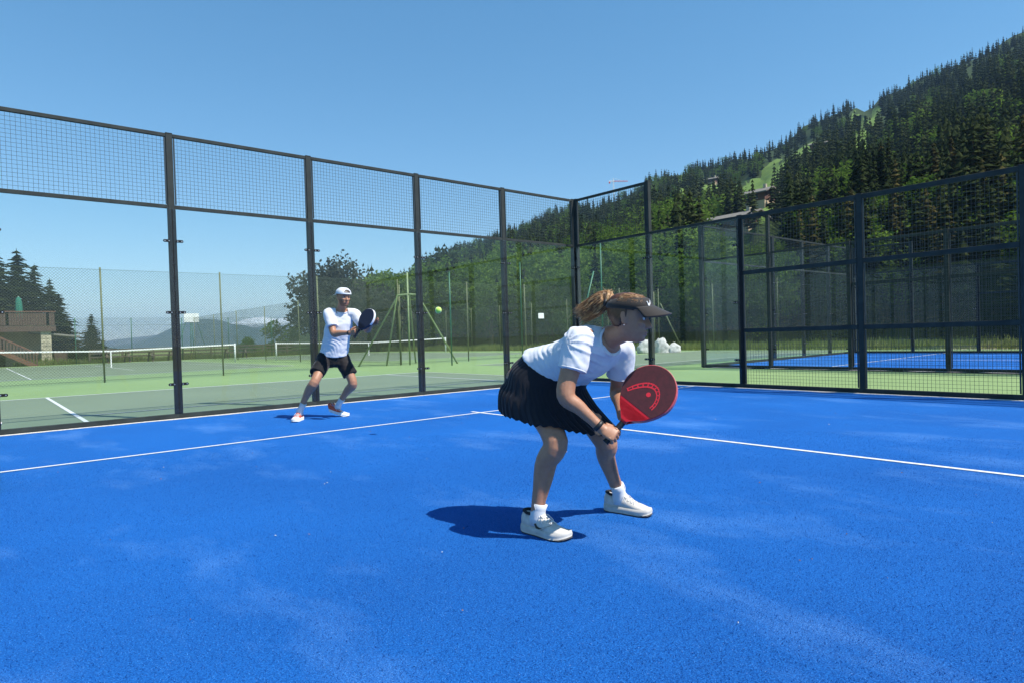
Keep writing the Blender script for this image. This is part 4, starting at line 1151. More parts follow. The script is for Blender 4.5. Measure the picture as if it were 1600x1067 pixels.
def skin_mat(name, c, c2):
    m, nt, bs = new_mat(name); n = noise_node(nt, 30, 6, .65); n2 = noise_node(nt, 120, 3, .6)
    r = ramp(nt, n.outputs['Fac'], [(.3, c2), (.7, c)]); nt.links.new(r.outputs[0], bs.inputs['Base Color'])
    bs.inputs['Roughness'].default_value = .48; bs.inputs['Subsurface Weight'].default_value = .12; bs.inputs['Subsurface Radius'].default_value = (.012, .005, .003); bs.inputs['Subsurface Scale'].default_value = .5
    bump(nt, bs, n2.outputs['Fac'], .12, .002); return m
M['skin'] = skin_mat('sun_tanned_skin', (0.420, 0.210, 0.120), (0.360, 0.165, 0.092))
M['lip'] = simple('lip', (0.42, 0.17, 0.14), .45)
M['eye_white'] = simple('eye_white', (0.75, 0.74, 0.72), .25, 0, .03); M['iris'] = simple('iris', (0.05, 0.06, 0.07), .2)
def cloth_mat(name, col, rough=.85, weave=900, sheen=.2, b=.15):
    m, nt, bs = new_mat(name); n = noise_node(nt, weave, 2, .6); n2 = noise_node(nt, 14, 4, .6)
    r = ramp(nt, n2.outputs['Fac'], [(.3, tuple(x * .94 for x in col)), (.7, col)]); nt.links.new(r.outputs[0], bs.inputs['Base Color'])
    bs.inputs['Roughness'].default_value = rough; bs.inputs['Specular IOR Level'].default_value = .2; bs.inputs['Sheen Weight'].default_value = sheen
    bump(nt, bs, n.outputs['Fac'], b, .002); return m
M['tee'] = cloth_mat('white_jersey', (0.66, 0.67, 0.70))
M['skirt'] = cloth_mat('black_pleated_cloth', (0.0075, 0.008, 0.013), .62, 700, .12)
M['shorts'] = cloth_mat('black_brown_shorts_cloth', (0.020, 0.016, 0.015), .7, 700, .15)
M['shorts_panel'] = cloth_mat('black_mesh_panel', (0.008, 0.008, 0.009), .75, 500, .1)
M['sock'] = cloth_mat('white_rib_sock', (0.64, 0.65, 0.66), .9, 500, .2, .3)
M['visor'] = cloth_mat('dark_taupe_visor_cloth', (0.030, 0.025, 0.022), .75, 900, .2)
M['visor_band'] = cloth_mat('black_sweat_band', (0.010, 0.010, 0.012), .8, 900, .2)
M['logo_white'] = simple('white_print', (0.82, 0.82, 0.82), .6, 0, .03)
M['shoe_white'] = simple('cream_shoe_leather', (0.58, 0.54, 0.48), .6, 0, .10, 40, .05)
M['shoe_sole'] = simple('off_white_sole_rubber', (0.50, 0.48, 0.44), .65, 0, .12, 30, .05)
M['outsole'] = simple('dark_outsole_rubber', (0.05, 0.05, 0.055), .7)
M['shoe_red'] = simple('coral_shoe_mesh', (0.62, 0.11, 0.055), .7, 0, .2, 60, .1)
M['black_cloth'] = simple('black_lining', (0.010, 0.010, 0.013), .8)
M['gold'] = simple('dark_gold_print', (0.060, 0.045, 0.022), .4, 0, .3, 40)
M['lace'] = simple('cream_lace', (0.72, 0.69, 0.64), .9)
M['strap'] = simple('black_rubber_strap', (0.012, 0.012, 0.013), .5)
def hair_mat(name, a, b_, c):
    m, nt, bs = new_mat(name); tc = N(nt, 'ShaderNodeTexCoord'); n = noise_node(nt, 55, 4, .7); r = ramp(nt, n.outputs['Fac'], [(.3, a), (.5, b_), (.72, c)])
    nt.links.new(r.outputs[0], bs.inputs['Base Color']); bs.inputs['Roughness'].default_value = .42; bs.inputs['Anisotropic'].default_value = .5; return m
M['hair_w'] = hair_mat('chestnut_blond_hair', (0.080, 0.032, 0.013), (0.260, 0.130, 0.055), (0.60, 0.38, 0.19))
M['hair_light'] = hair_mat('golden_blond_hair', (0.22, 0.11, 0.045), (0.45, 0.26, 0.115), (0.72, 0.50, 0.27))
M['hair_root'] = hair_mat('dark_chestnut_roots', (0.045, 0.016, 0.007), (0.085, 0.033, 0.014), (0.13, 0.055, 0.024))
M['hair_m'] = hair_mat('dark_brown_hair', (0.018, 0.010, 0.007), (0.035, 0.020, 0.012), (0.06, 0.035, 0.02))

SWOOSH = [(0.0, .30), (.10, .06), (.26, -.02), (.50, .06), (1.0, .42), (.55, .20), (.33, .15), (.20, .20), (.10, .34)]
def flat_shape(b, outline, fn, t0=0.0, t1=0.0015, mi=0):
    """extruded flat outline; fn(x, y, height) gives the point"""
    n = len(outline); vs = [fn(x, y, t0) for x, y in outline] + [fn(x, y, t1) for x, y in outline]
    cx = sum(p[0] for p in outline) / n; cy = sum(p[1] for p in outline) / n
    b.add(vs, [tuple(range(n, 2 * n))] + [(k, (k + 1) % n, (k + 1) % n + n, k + n) for k in range(n)], mi)

# ------------------------------------------------------------------ shoes
def shoe(root, at, ankle, fwd, roll_pitch, L, mats, side_out, logo=True, laces=True, toe_white=False):
    """built in a foot frame: x forward from the ankle, z up from the ground"""
    f = Vector((fwd[0], fwd[1], 0)).normalized(); u = V(0, 0, 1); l = u.cross(f)
    base = Vector((ankle.x, ankle.y, 0.0)) + V(0, 0, roll_pitch[1])
    pit = roll_pitch[0]      # heel lift about the toe ball
    k = L / 0.28
    def T(x, y, z):
        if pit:
            bx = 0.145; dx, dz = x - bx, z
            if dx < 0: dx, dz = dx * math.cos(pit) - dz * -math.sin(pit) * -1, dz * math.cos(pit) - dx * math.sin(pit)
            x, z = bx + dx, dz
        return base + (f * x + l * y + u * z) * k
    out = MB()
    #  x, halfwidth, lateral centre, sole z, top z
    S = [(-.082, .012, 0, .030, .075), (-.076, .026, 0, .026, .098), (-.060, .033, 0, .024, .104), (-.035, .036, 0, .022, .098), (-.005, .036, .001, .022, .092), (.025, .036, .002, .022, .094), (.055, .038, .004, .021, .088), (.085, .042, .006, .020, .074), (.115, .045, .007, .020, .062), (.145, .045, .006, .021, .054), (.170, .040, .003, .023, .048), (.188, .030, -.002, .027, .042), (.197, .015, -.006, .032, .037)]
    n = 20; vs = []
    for x, w, c, z0, z1 in S:
        for q in range(n):
            a = 2 * PI * q / n; ca, sa = math.cos(a), math.sin(a)
            e = .62
            yy = c + w * math.copysign(abs(ca) ** e, ca) * (1.0 - .18 * max(0, sa)); zz = (z0 + z1) / 2 + (z1 - z0) / 2 * math.copysign(abs(sa) ** (.8), sa)
            vs.append(T(x, yy * (1 if side_out > 0 else -1), zz))
    m = len(S); fs = [(j * n + q, j * n + (q + 1) % n, (j + 1) * n + (q + 1) % n, (j + 1) * n + q) for j in range(m - 1) for q in range(n)] + [tuple(range(n)), tuple((m - 1) * n + q for q in range(n))]
    out.add(vs, fs)
    if toe_white: out.m = [1 if (f_[0] // n) >= 8 else 0 for f_ in out.f]
    sh = out.build('shoe', [mats[0], mats[4] if len(mats) > 4 else mats[0]], root, True); sh.location = -Vector(at)
    # midsole and outsole
    for nm, za, zb, gx, mt in (('midsole', .006, .034, 1.07, mats[1]), ('outsole', 0.0, .0058, 1.04, mats[2])):
        b = MB(); vs = []; ol = []
        for x, w, c, z0, z1 in S: ol.append((x * 1.015, c + w * gx + .002, z0))
        for x, w, c, z0, z1 in reversed(S): ol.append((x * 1.015, c - w * gx - .002, z0))
        rocker = lambda x: .012 * max(0, (x - .13) / .07) ** 2 + .006 * max(0, (-.05 - x) / .035) ** 2
        nn = len(ol)
        for lev in (0, 1, 2):
            for (x, y, z0) in ol:
                zz = (za + rocker(x)) if lev == 0 else ((za + zb) / 2 + rocker(x) * .8 if lev == 1 else zb + (z0 - .021) * .9 + .004)
                if nm == 'outsole' and lev == 2: zz = zb + rocker(x)
                sc = 1.0 if lev == 0 else (1.05 if lev == 1 else .985)
                vs.append(T(x * (1 + (sc - 1) * .3), y * sc * (1 if side_out > 0 else -1), zz))
        b.add(vs, [(j * nn + q, j * nn + (q + 1) % nn, (j + 1) * nn + (q + 1) % nn, (j + 1) * nn + q) for j in range(2) for q in range(nn)] + [tuple(range(nn)), tuple(2 * nn + q for q in range(nn))])
        o = b.build(nm, mt, sh, nm == 'midsole')
    # collar lining and pull tab
    b = MB(); ring = []
    for q in range(18):
        a = 2 * PI * q / 18; ring.append(T(-.026 + .046 * math.cos(a), .030 * math.sin(a), .101 + .006 * (math.cos(a) < -.4) - .006 * (math.cos(a) > .4)))
    b.tube(ring + ring[:2], .0075 * k, 8); b.build('collar', mats[3], sh, True)
    # tongue
    b = MB(); rings = []
    for t in np.linspace(0, 1, 5): rings.append((T(.060 - .052 * t, 0, .084 + .050 * t), l * (.022 + .004 * t) * k, (f * .5 + u) * .006 * k))
    loft(b, rings, 12); b.build('tongue', mats[0], sh, True)
    if laces:
        b = MB()
        for i in range(5):
            x = .020 + i * .019; z = .1035 - i * .0075
            for sgn in (1, -1): b.tube([T(x, -.024 * sgn, z - .008), T(x + .004, 0, z + .004), T(x + .014, .024 * sgn, z - .013)], .0026 * k, 6)
        for sgn in (-1, 1):
            pts = [T(.016, 0, .108), T(.012 + .006 * sgn, .018 * sgn, .140), T(.020, .034 * sgn, .148), T(.028, .030 * sgn, .120), T(.018, .002, .108)]
            b.tube(crom([Vector(p) for p in pts], 5), .0022 * k, 6)
            b.tube([T(.018, 0, .108), T(.05, .032 * sgn, .092), T(.075, .044 * sgn, .066)], .0022 * k, 6)
        b.build('laces', M['lace'], sh, True)
    if logo:
        b = MB(); sg = 1 if side_out > 0 else -1
        def fn(x, y, h):
            X = .020 + x * .105; Z = .034 + y * .085
            w = np.interp(X, [s[0] for s in S], [s[1] + .0 for s in S]); c = np.interp(X, [s[0] for s in S], [s[2] for s in S])
            z0 = np.interp(X, [s[0] for s in S], [s[3] for s in S]); z1 = np.interp(X, [s[0] for s in S], [s[4] for s in S])
            q = min(.98, max(-.98, (Z - (z0 + z1) / 2) / ((z1 - z0) / 2))); sa = math.copysign(abs(q) ** 1.25, q); ca = math.sqrt(max(0, 1 - sa * sa))
            yy = c + w * ca ** .62 * (1.0 - .18 * max(0, sa)); return T(X, (yy + .001 + h) * sg, Z)
        sub = []
        for i in range(len(SWOOSH)):
            a_, c_ = SWOOSH[i], SWOOSH[(i + 1) % len(SWOOSH)]
            sub += [(a_[0] + (c_[0] - a_[0]) * t / 4, a_[1] + (c_[1] - a_[1]) * t / 4) for t in range(4)]
        flat_shape(b, sub, fn, 0, .0022); b.build('swoosh', M['gold'], sh)
    return sh
def sock(root, at, ankle, knee, h, r):
    d = (knee - ankle).normalized(); b = MB()
    b.tube([ankle - V(0, 0, .045), ankle - V(0, 0, .01), ankle + d * .03, ankle + d * h * .6, ankle + d * h, ankle + d * (h + .002)], [r * 1.05, r * 1.12, r * 1.0, r * .98, r * 1.06, r * .9], 18)
    o = b.build('sock', M['sock'], root, True); o.location = -Vector(at); return o

# ------------------------------------------------------------------ the woman in front
def woman():
    at = V(-7.76, -7.62, 0)
    aR, aL = V(-8.018, -7.590, .095), V(-7.425, -7.630, .095)
    kR, kL = V(-7.958, -7.679, .474), V(-7.585, -7.672, .437)
    hR, hL = V(-7.930, -7.365, .80), V(-7.765, -7.415, .785)
    P_ = V(-7.855, -7.390, .80); shR, shL = V(-7.949, -7.858, .985), V(-7.639, -7.862, .929); S = (shR + shL) / 2
    eR, wR = V(-8.035, -7.842, .726), V(-7.929, -7.963, .570)
    eL, wL = V(-7.586, -7.781, .703), V(-7.738, -7.935, .606)
    H = HeadFrame(V(-7.775, -8.028, 1.093), V(.50, -.86, -.17), V(.06, -.14, 1), 0.985)
    ax = (S - P_).normalized(); left = (shL - shR).normalized(); left = (left - ax * left.dot(ax)).normalized()
    fr = left.cross(ax)
    if fr.z > 0: fr = -fr
    hl = (hL - hR).normalized()
    b = MB()
    # legs
    limb(b, [hR + V(0, 0, .02), hR.lerp(kR, .5) + V(-.006, -.012, 0), kR, kR.lerp(aR, .35) + V(-.014, .026, 0), aR, aR - V(0, 0, .05)], [.072, .078, .075, .067, .060, .0655, .059, .046, .037, .036, .036], 18)
    limb(b, [hL + V(0, 0, .02), hL.lerp(kL, .5) + V(.006, -.012, 0), kL, kL.lerp(aL, .35) + V(.002, .028, 0), aL, aL - V(0, 0, .05)], [.072, .078, .075, .067, .060, .0655, .059, .046, .037, .036, .036], 18)
    for k, a, s_ in ((kR, aR, -1), (kL, aL, 1)):      # calf and shin
        b.tube([k.lerp(a, .12) + V(.012 * s_, .034, 0), k.lerp(a, .30) + V(.014 * s_, .046, 0), k.lerp(a, .52) + V(.006 * s_, .032, 0)], [.016, .024, .012], 10)
        b.tube([k.lerp(a, .05) + V(0, -.036, 0), k.lerp(a, .5) + V(-.004 * s_, -.030, 0), k.lerp(a, .85) + V(0, -.022, 0)], [.012, .011, .009], 8)
    # knee caps
    for k in (kR, kL): b.tube([k + V(0, -.030, .03), k + V(0, -.036, 0), k + V(0, -.028, -.03)], [.02, .027, .02], 10)
    # trunk
    def R(p, w, d, bk=1.0, l=left, f=fr): return (p, l * w, f * d, bk)
    rings = [R(P_ - ax * .07, .08, .05), R(P_ - ax * .02, .125, .080), R(P_ + ax * .04, .135, .088), R(P_ + ax * .13, .120, .088), R(P_ + ax * .22, .118, .088), R(P_ + ax * .33, .135, .105), R(P_ + ax * .42, .150, .105), R(P_ + ax * .48, .145, .080), R(P_ + ax * .53, .085, .055), R(P_ + ax * .56, .05, .04)]
    loft(b, rings, 24)
    # shoulders and arms
    limb(b, [S.lerp(shR, .4), shR, shR.lerp(eR, .5) + V(-.004, .006, 0), eR, eR.lerp(wR, .4), wR, wR + (wR - eR).normalized() * .02], [.055, .060, .055, .052, .049, .0455, .046, .039, .031, .0265, .026], 16)
    limb(b, [S.lerp(shL, .4), shL, shL.lerp(eL, .5) + V(.006, .004, 0), eL, eL.lerp(wL, .4), wL, wL + (wL - eL).normalized() * .02], [.055, .060, .055, .052, .049, .0455, .046, .039, .031, .0265, .026], 16)
    # neck
    nb = S + ax * .025 + V(0, 0, .010)
    limb(b, [nb - ax * .03, nb + ax * .03 + V(0, 0, .01), H.p(-.015, 0, -.075), H.p(-.010, 0, -.03)], [.066, .060, .052, .050, .052], 18)
    head_body(b, H)
    fing = MB()
    # racket handle direction (towards the tip)
    hd = (V(-7.662, -8.162, .825) - V(-7.921, -7.985, .498)).normalized()
    # right hand closed round the grip
    gR = V(-7.889, -8.009, .536)
    dR = (V(-7.880, -8.030, .548) - wR).normalized()
    hand(b, fing, wR, (gR + V(-.006, -.030, -.006)) - wR, V(.42, .58, -.45), hd, [(1.15, 1.25, .8), (1.2, 1.3, .8), (1.2, 1.3, .8), (1.2, 1.3, .9)], [(.75, .45, .6, .22), (.75, .15, .75, .17), (.55, -.2, .85, .13)], L=.165)
    # left hand steadying the throat from behind
    hand(b, fing, wL, V(-7.772, -8.022, .598) - wL, V(-.72, -.35, .25), V(-.45, .2, .9), [(.35, .7, .5), (.45, .8, .5), (.5, .85, .6), (.6, .9, .6)], [(.45, .8, .45, .22), (.5, .5, .7, .17), (.5, .1, .85, .13)], L=.165)
    body, nrm = remesh(b, .0048, 3, .5)
    body.add(fing.v, fing.f)
    person = body.build('person', M['skin'], None, True); person.data.transform(Matrix.Translation(-at)); person.location = at
    tag(person, 'woman crouching in white shirt, black skirt and dark visor, gripping a red racket', 'person')
    def kid(bb, name, mat, smooth=True, par=None):
        o = bb.build(name, mat, par or person, smooth)
        o.location = (-at if par is None else V(0, 0, 0)); return o
    face_details(H, person, at, M['hair_w'])
    # --- shirt
    b = MB()
    hemB, hemF = V(-7.848, -7.425, .948), V(-7.800, -7.690, .742)
    hc = (hemB + hemF) / 2; hv = (hemF - hemB) / 2
    t2 = [(hc, hl * .172, hv * .98), (hc + ax * .012, hl * .168, hv * .96)]
    def mid(t, w, d, sh=0.0, bk=1.0):
        return (hc.lerp(S, t) + fr * sh, (hl.lerp(left, t)).normalized() * w, ((hv.normalized()).lerp(fr, min(1, t * 1.6))).normalized() * d, bk)
    t2 += [mid(.15, .155, .142, .004), mid(.32, .146, .126, .012), mid(.5, .150, .122, .016), mid(.68, .160, .122, .012, 1.08), mid(.84, .166, .112, .004, 1.16), (S - ax * .005, left * .172, fr * .090, 1.12), (S + ax * .035, left * .128, fr * .074, 1.05), (S + ax * .056, left * .085, fr * .066)]
    loft(b, t2, 32)
    for sh, e, sg in ((shR, eR, -1), (shL, eL, 1)):
        d = (e - sh).normalized()
        limb(b, [S.lerp(sh, .45) + ax * .004, sh + left * sg * .004 - ax * .004, sh + d * .075, sh + d * .135, sh + d * .152], [.058, .062, .069, .071, .071, .0705, .0705], 22)
    hems = MB()
    for sh, e in ((shR, eR), (shL, eL)):
        d = (e - sh).normalized(); c0 = sh + d * .146; s1 = d.cross(fr).normalized(); s2 = s1.cross(d)
        hems.tube([c0 + (s1 * math.cos(2 * PI * q / 26) + s2 * math.sin(2 * PI * q / 26)) * .0685 for q in range(28)], .0035, 6)
    sb, sn = remesh(b, .0062, 14, .6)
    ar, al = shR + (eR - shR).normalized() * .03 - fr * .01, shL
    def wr(v, n):
        d = v - ar; r = d.length
        side = d.dot(ax); up_ = d.dot(fr)
        th = math.atan2(d.dot(ax), -d.dot(fr)); w = 0.0
        fall = math.exp(-(r / .17) ** 2)
        q = math.sin(th * 11 + 2.2 * noise.noise(v * 9))
        w += (max(0, q) ** 1.6) * .0065 * fall * min(1, r / .05)
        s = v.dot(ax) - hc.dot(ax)
        # horizontal bunching near the waist
        q2 = math.sin(s * 95 + 5 * noise.noise(v * 7) + 3 * noise.noise(v * 3 + V(4, 0, 0)))
        w += (abs(q2) - .45) * .0052 * math.exp(-((s - .08) / .09) ** 2)
        w += .0045 * noise.noise(v * 16) + .0022 * noise.noise(v * 37)
        return w
    displace(sb, sn, wr)
    # open the neck: drop what sits inside the collar plane
    tee = kid(sb, 't_shirt', M['tee']); kid(hems, 'sleeve_hem', M['tee'])
    # collar rib
    b = MB(); ring = []
    for q in range(28):
        a = 2 * PI * q / 28; ring.append(S + ax * (.058 - .012 * math.cos(a)) + left * .080 * math.sin(a) + fr * (.064 * math.cos(a) + .004))
    b.tube(ring + ring[:2], .0075, 8); kid(b, 'collar', M['tee'])
    b = MB(); rings = [(S + ax * .050, left * .076, fr * .060), (S + ax * .063 - V(0, 0, 0), left * .073, fr * .057)]
    loft(b, rings, 24); kid(b, 'neck_skin', M['skin'])  # skin-coloured plug closing the neck opening inside the collar
    # --- skirt with pleats
    b = MB(); n = 352; rows = 22
    hb, hf = V(-7.872, -7.258, .640), V(-7.780, -7.825, .520)
    ec = (hb + hf) / 2; ev = (hf - hb) / 2
    tops = hc - ax * -.02
    keys = [(tops, hl * .152, hv * .88), (V(-7.842, -7.512, .790), hl * .176, V(.005, -.152, -.080)), (V(-7.840, -7.515, .705), hl * .198, V(.012, -.200, -.080)), (V(-7.838, -7.515, .648), hl * .222, V(.027, -.238, -.078)), (ec + V(0, 0, -.018), hl * .236, ev)]
    ts = [0, .28, .52, .76, 1.0]
    vs = []
    def keyat(t):
        i = max(j for j in range(len(ts) - 1) if ts[j] <= t + 1e-9); q = (t - ts[i]) / (ts[i + 1] - ts[i])
        ks = [keys[max(0, i - 1)], keys[i], keys[i + 1], keys[min(len(keys) - 1, i + 2)]]
        o = []
        for c in range(3):
            a, bb, c2, d = (k[c] for k in ks)
            o.append(0.5 * ((2 * bb) + (c2 - a) * q + (2 * a - 5 * bb + 4 * c2 - d) * q * q + (3 * bb - a - 3 * c2 + d) * q ** 3))
        return o
    for j in range(rows + 1):
        t = j / rows; c, s, f = keyat(t)
        for k in range(n):
            a = 2 * PI * k / n
            ph = (k / n * 44 + .25 * noise.noise(V(k / n * 9, t * 1.2, 2))) % 1.0
            saw = (ph / .78 if ph < .78 else (1 - ph) / .22) - .5
            amp = .004 + .028 * t ** 1.2
            rad = 1 + amp * saw + .05 * t * noise.noise(V(math.cos(a) * 1.7, math.sin(a) * 1.7, t))
            sn, cs = math.sin(a), math.cos(a); e_ = 1 - (.20 if cs > 0 else .0) * min(1, t * 3)
            p = c + (s * math.copysign(abs(sn) ** e_, sn) + f * (math.copysign(abs(cs) ** e_, cs) * (1 if cs > 0 else 1 - .03 * t))) * rad
            p.z += -.010 * t * math.cos(k / n * 44 * 2 * PI) * .5 + .012 * t * noise.noise(V(math.cos(a) * 2.5, math.sin(a) * 2.5, 5))
            for (q0, q1) in ((hR, kR), (hL, kL)):        # cloth rests on the thighs
                sg_ = q1 - q0; tt = max(0, min(1.1, (p - q0).dot(sg_) / sg_.length_squared)); cl = q0 + sg_ * tt; dv = p - cl
                need = .094 - .012 * tt + .004 * saw
                if tt > .3 and dv.length < need: p = cl + dv.normalized() * need
            vs.append(p)
    b.add(vs, [(j * n + k, j * n + (k + 1) % n, (j + 1) * n + (k + 1) % n, (j + 1) * n + k) for j in range(rows) for k in range(n)])
    sk = kid(b, 'skirt', M['skirt'], True)
    so = sk.modifiers.new('thick', 'SOLIDIFY'); so.thickness = .0022; so.offset = -1
    # --- socks and shoes
    sock(person, at, aR, kR, .065, .0375); sock(person, at, aL, kL, .075, .0375)
    shoe(person, at, aR + V(.003, .012, 0), (.13, -1), (0, .0), .295, (M['shoe_white'], M['shoe_sole'], M['outsole'], M['black_cloth']), -1)
    shoe(person, at, aL + V(0, .012, 0), (.20, -1), (0, .0), .285, (M['shoe_white'], M['shoe_sole'], M['outsole'], M['black_cloth']), 1)
    # --- watch band on the right wrist
    d = (wR - eR).normalized(); b = MB(); c0 = wR - d * .012
    b.tube([c0 - d * .011, c0 - d * .010, c0 + d * .010, c0 + d * .011], [.0265, .0300, .0300, .0265], 20); kid(b, 'wristband', M['strap'])
    # --- hair: cap and ponytail
    b = MB(); n = 44; zs = np.linspace(-.055, .113, 24); vs = []
    for z in zs:
        for k in range(n):
            th = 2 * PI * k / n; x, y = head_pt(z, th, .009 + .0022 * math.sin(th * 19 + z * 40) + .003 * noise.noise(V(math.cos(th) * 3, math.sin(th) * 3, z * 20)))
            vs.append((H.p(x, y, z), x, y, z))
    fs = []
    for j in range(len(zs) - 1):
        for k in range(n):
            q = (j * n + k, j * n + (k + 1) % n, (j + 1) * n + (k + 1) % n, (j + 1) * n + k)
            _, x, y, z = vs[q[0]]
            # hairline: behind the temple, above the ear and forehead
            if z < .045 and x > -.012 - .35 * max(0, -(z + .0)) and not (z > .03 and x < .03): continue
            if x > .055 and z < .055: continue
            fs.append(q)
    top = tuple((len(zs) - 1) * n + k for k in range(n)); fs.append(top)
    b.add([v[0] for v in vs], fs)
    kid(b, 'hair', M['hair_root']).modifiers.new('t', 'SOLIDIFY').thickness = .004
    # fine strands drawn back to the tie
    r = random.Random(3); b = MB(); tie = H.p(-.112, -.004, .052)
    for i in range(420):
        th = r.uniform(-1.9, 1.9); z0 = r.uniform(.040, .112)
        x, y = head_pt(z0, th * .62, .011); p0 = H.p(x, y, z0)
        z1 = (z0 + .06) / 2 + .018; x1, y1 = head_pt(min(.112, max(z1, .03)), th * .62 + math.copysign(.9, th), .0125)
        b.tube(crom([p0, H.p(x1, y1, min(.113, z1)), tie + (H.l * r.uniform(-1, 1) + H.u * r.uniform(-1, 1)) * .012], 4), [.0010 + .0004 * r.random()] * 9, 4)
    kid(b, 'hair_strands', M['hair_w'])
    b = MB(); end = V(-7.884, -7.772, 1.098)
    path = [tie, V(-7.806, -7.922, 1.190), V(-7.816, -7.888, 1.172), V(-7.832, -7.850, 1.146), V(-7.855, -7.812, 1.124), end]
    cen = crom(path, 8); m = len(cen)
    for i in range(820):
        a = r.uniform(0, 6.28); rad = math.sqrt(r.random()); wv = r.uniform(2, 5); phs = r.uniform(0, 6.28); stop = int(m * r.uniform(.68, 1.0)); pts = []
        for k in range(0, stop, 2):
            t = k / (m - 1); R0 = (.014 + .052 * math.sin(min(1, t * 1.4) * PI * .60)) * (1 - .15 * t)
            d = (cen[min(k + 1, m - 1)] - cen[max(0, k - 1)]).normalized(); s1 = d.cross(V(0, 0, 1)).normalized(); s2 = s1.cross(d)
            w = .0085 * math.sin(t * wv * 4 + phs) * min(1, t * 2.5)
            p = cen[k] + s1 * (math.cos(a) * R0 * rad + w) + s2 * (math.sin(a) * R0 * rad * .85 + w * .6); pts.append(p)
        if len(pts) > 3: pts[-1] = pts[-1] + V(r.gauss(0, .008), r.gauss(0, .008), r.gauss(0, .006)); b.tube(pts, [.0014 if q < len(pts) * .6 else .0014 * (1 - .8 * (q / len(pts) - .6) / .4) for q in range(len(pts))], 4, True, r.choice((0, 1, 1, 2)))
    kid(b, 'ponytail', [M['hair_w'], M['hair_light'], M['hair_root']])
    b = MB()
    for i in range(70):
        k = r.randrange(2, m - 6); p0 = cen[k] + V(r.gauss(0, .02), r.gauss(0, .02), r.uniform(.0, .035)); dd = (cen[min(m - 1, k + 5)] - cen[k]).normalized()
        b.tube(crom([p0, p0 + dd * .03 + V(r.gauss(0, .008), r.gauss(0, .008), r.uniform(0, .014)), p0 + dd * .065 + V(r.gauss(0, .014), r.gauss(0, .014), r.gauss(0, .014))], 3), .0006, 3)
    kid(b, 'flyaway_hair', M['hair_light'])
    b = MB(); b.tube([tie - H.f * .004, tie - H.f * .006, tie - H.f * .018, tie - H.f * .020], [.014, .018, .018, .014], 14); kid(b, 'hair_tie', M['strap'])
    # --- visor: band and brim
    b = MB(); n = 56; rows = [(.034, .0125), (.038, .0150), (.058, .0160), (.086, .0150), (.091, .0115)]; vs = []
    def tilt(x): return .012 * (x / .1)
    for zz, off in rows:
        for k in range(n):
            th = 2 * PI * k / n; q = math.cos(th)
            lo = zz if q > .1 else zz + (0 if zz > .05 else .0)
            # the band narrows at the back
            z = .060 + (zz - .060) * (1.0 if q > .2 else (.72 + .28 * (q + 1) / 1.2))
            x, y = head_pt(z, th, off); vs.append(H.p(x, y, z + tilt(x)))
    b.add(vs, [(j * n + k, j * n + (k + 1) % n, (j + 1) * n + (k + 1) % n, (j + 1) * n + k) for j in range(len(rows) - 1) for k in range(n)])
    vis = kid(b, 'visor', M['visor']); vis.modifiers.new('t', 'SOLIDIFY').thickness = .003
    b = MB(); n = 30; m = 8; vs = []
    for j in range(m + 1):
        t = j / m
        for k in range(n + 1):
            th = -1.22 + 2.44 * k / n; x, y = head_pt(.044, th, .014)
            ext = .092 * t * (math.cos(th * 1.05) ** .55 if math.cos(th * 1.05) > 0 else 0)
            z = .052 + tilt(x) - .028 * t - 3.4 * y * y * (.35 + .65 * t)
            vs.append(H.p(x + ext, y * (1 + .10 * t), z))
    b.add(vs, [(j * (n + 1) + k, j * (n + 1) + k + 1, (j + 1) * (n + 1) + k + 1, (j + 1) * (n + 1) + k) for j in range(m) for k in range(n)])
    br = b.build('brim', M['visor'], vis, True); br.modifiers.new('t', 'SOLIDIFY').thickness = .004
    b = MB()
    def fn(x, y, h):
        th = -.62 + x * .34; zz = .052 + y * .065; q, w = head_pt(zz, th, .0165 + h); return H.p(q, w, zz + tilt(q))
    sub = []
    for i in range(len(SWOOSH)):
        a_, c_ = SWOOSH[i], SWOOSH[(i + 1) % len(SWOOSH)]; sub += [(a_[0] + (c_[0] - a_[0]) * t / 4, a_[1] + (c_[1] - a_[1]) * t / 4) for t in range(4)]
    flat_shape(b, sub, fn, 0, .002); b.build('swoosh', M['logo_white'], vis)
    # earring
    b = MB(); e = H.p(-.004, -.083, -.040); b.tube([e, e - V(0, 0, .004)], [.003, .003], 8); kid(b, 'earring', M['bolt'])
woman()

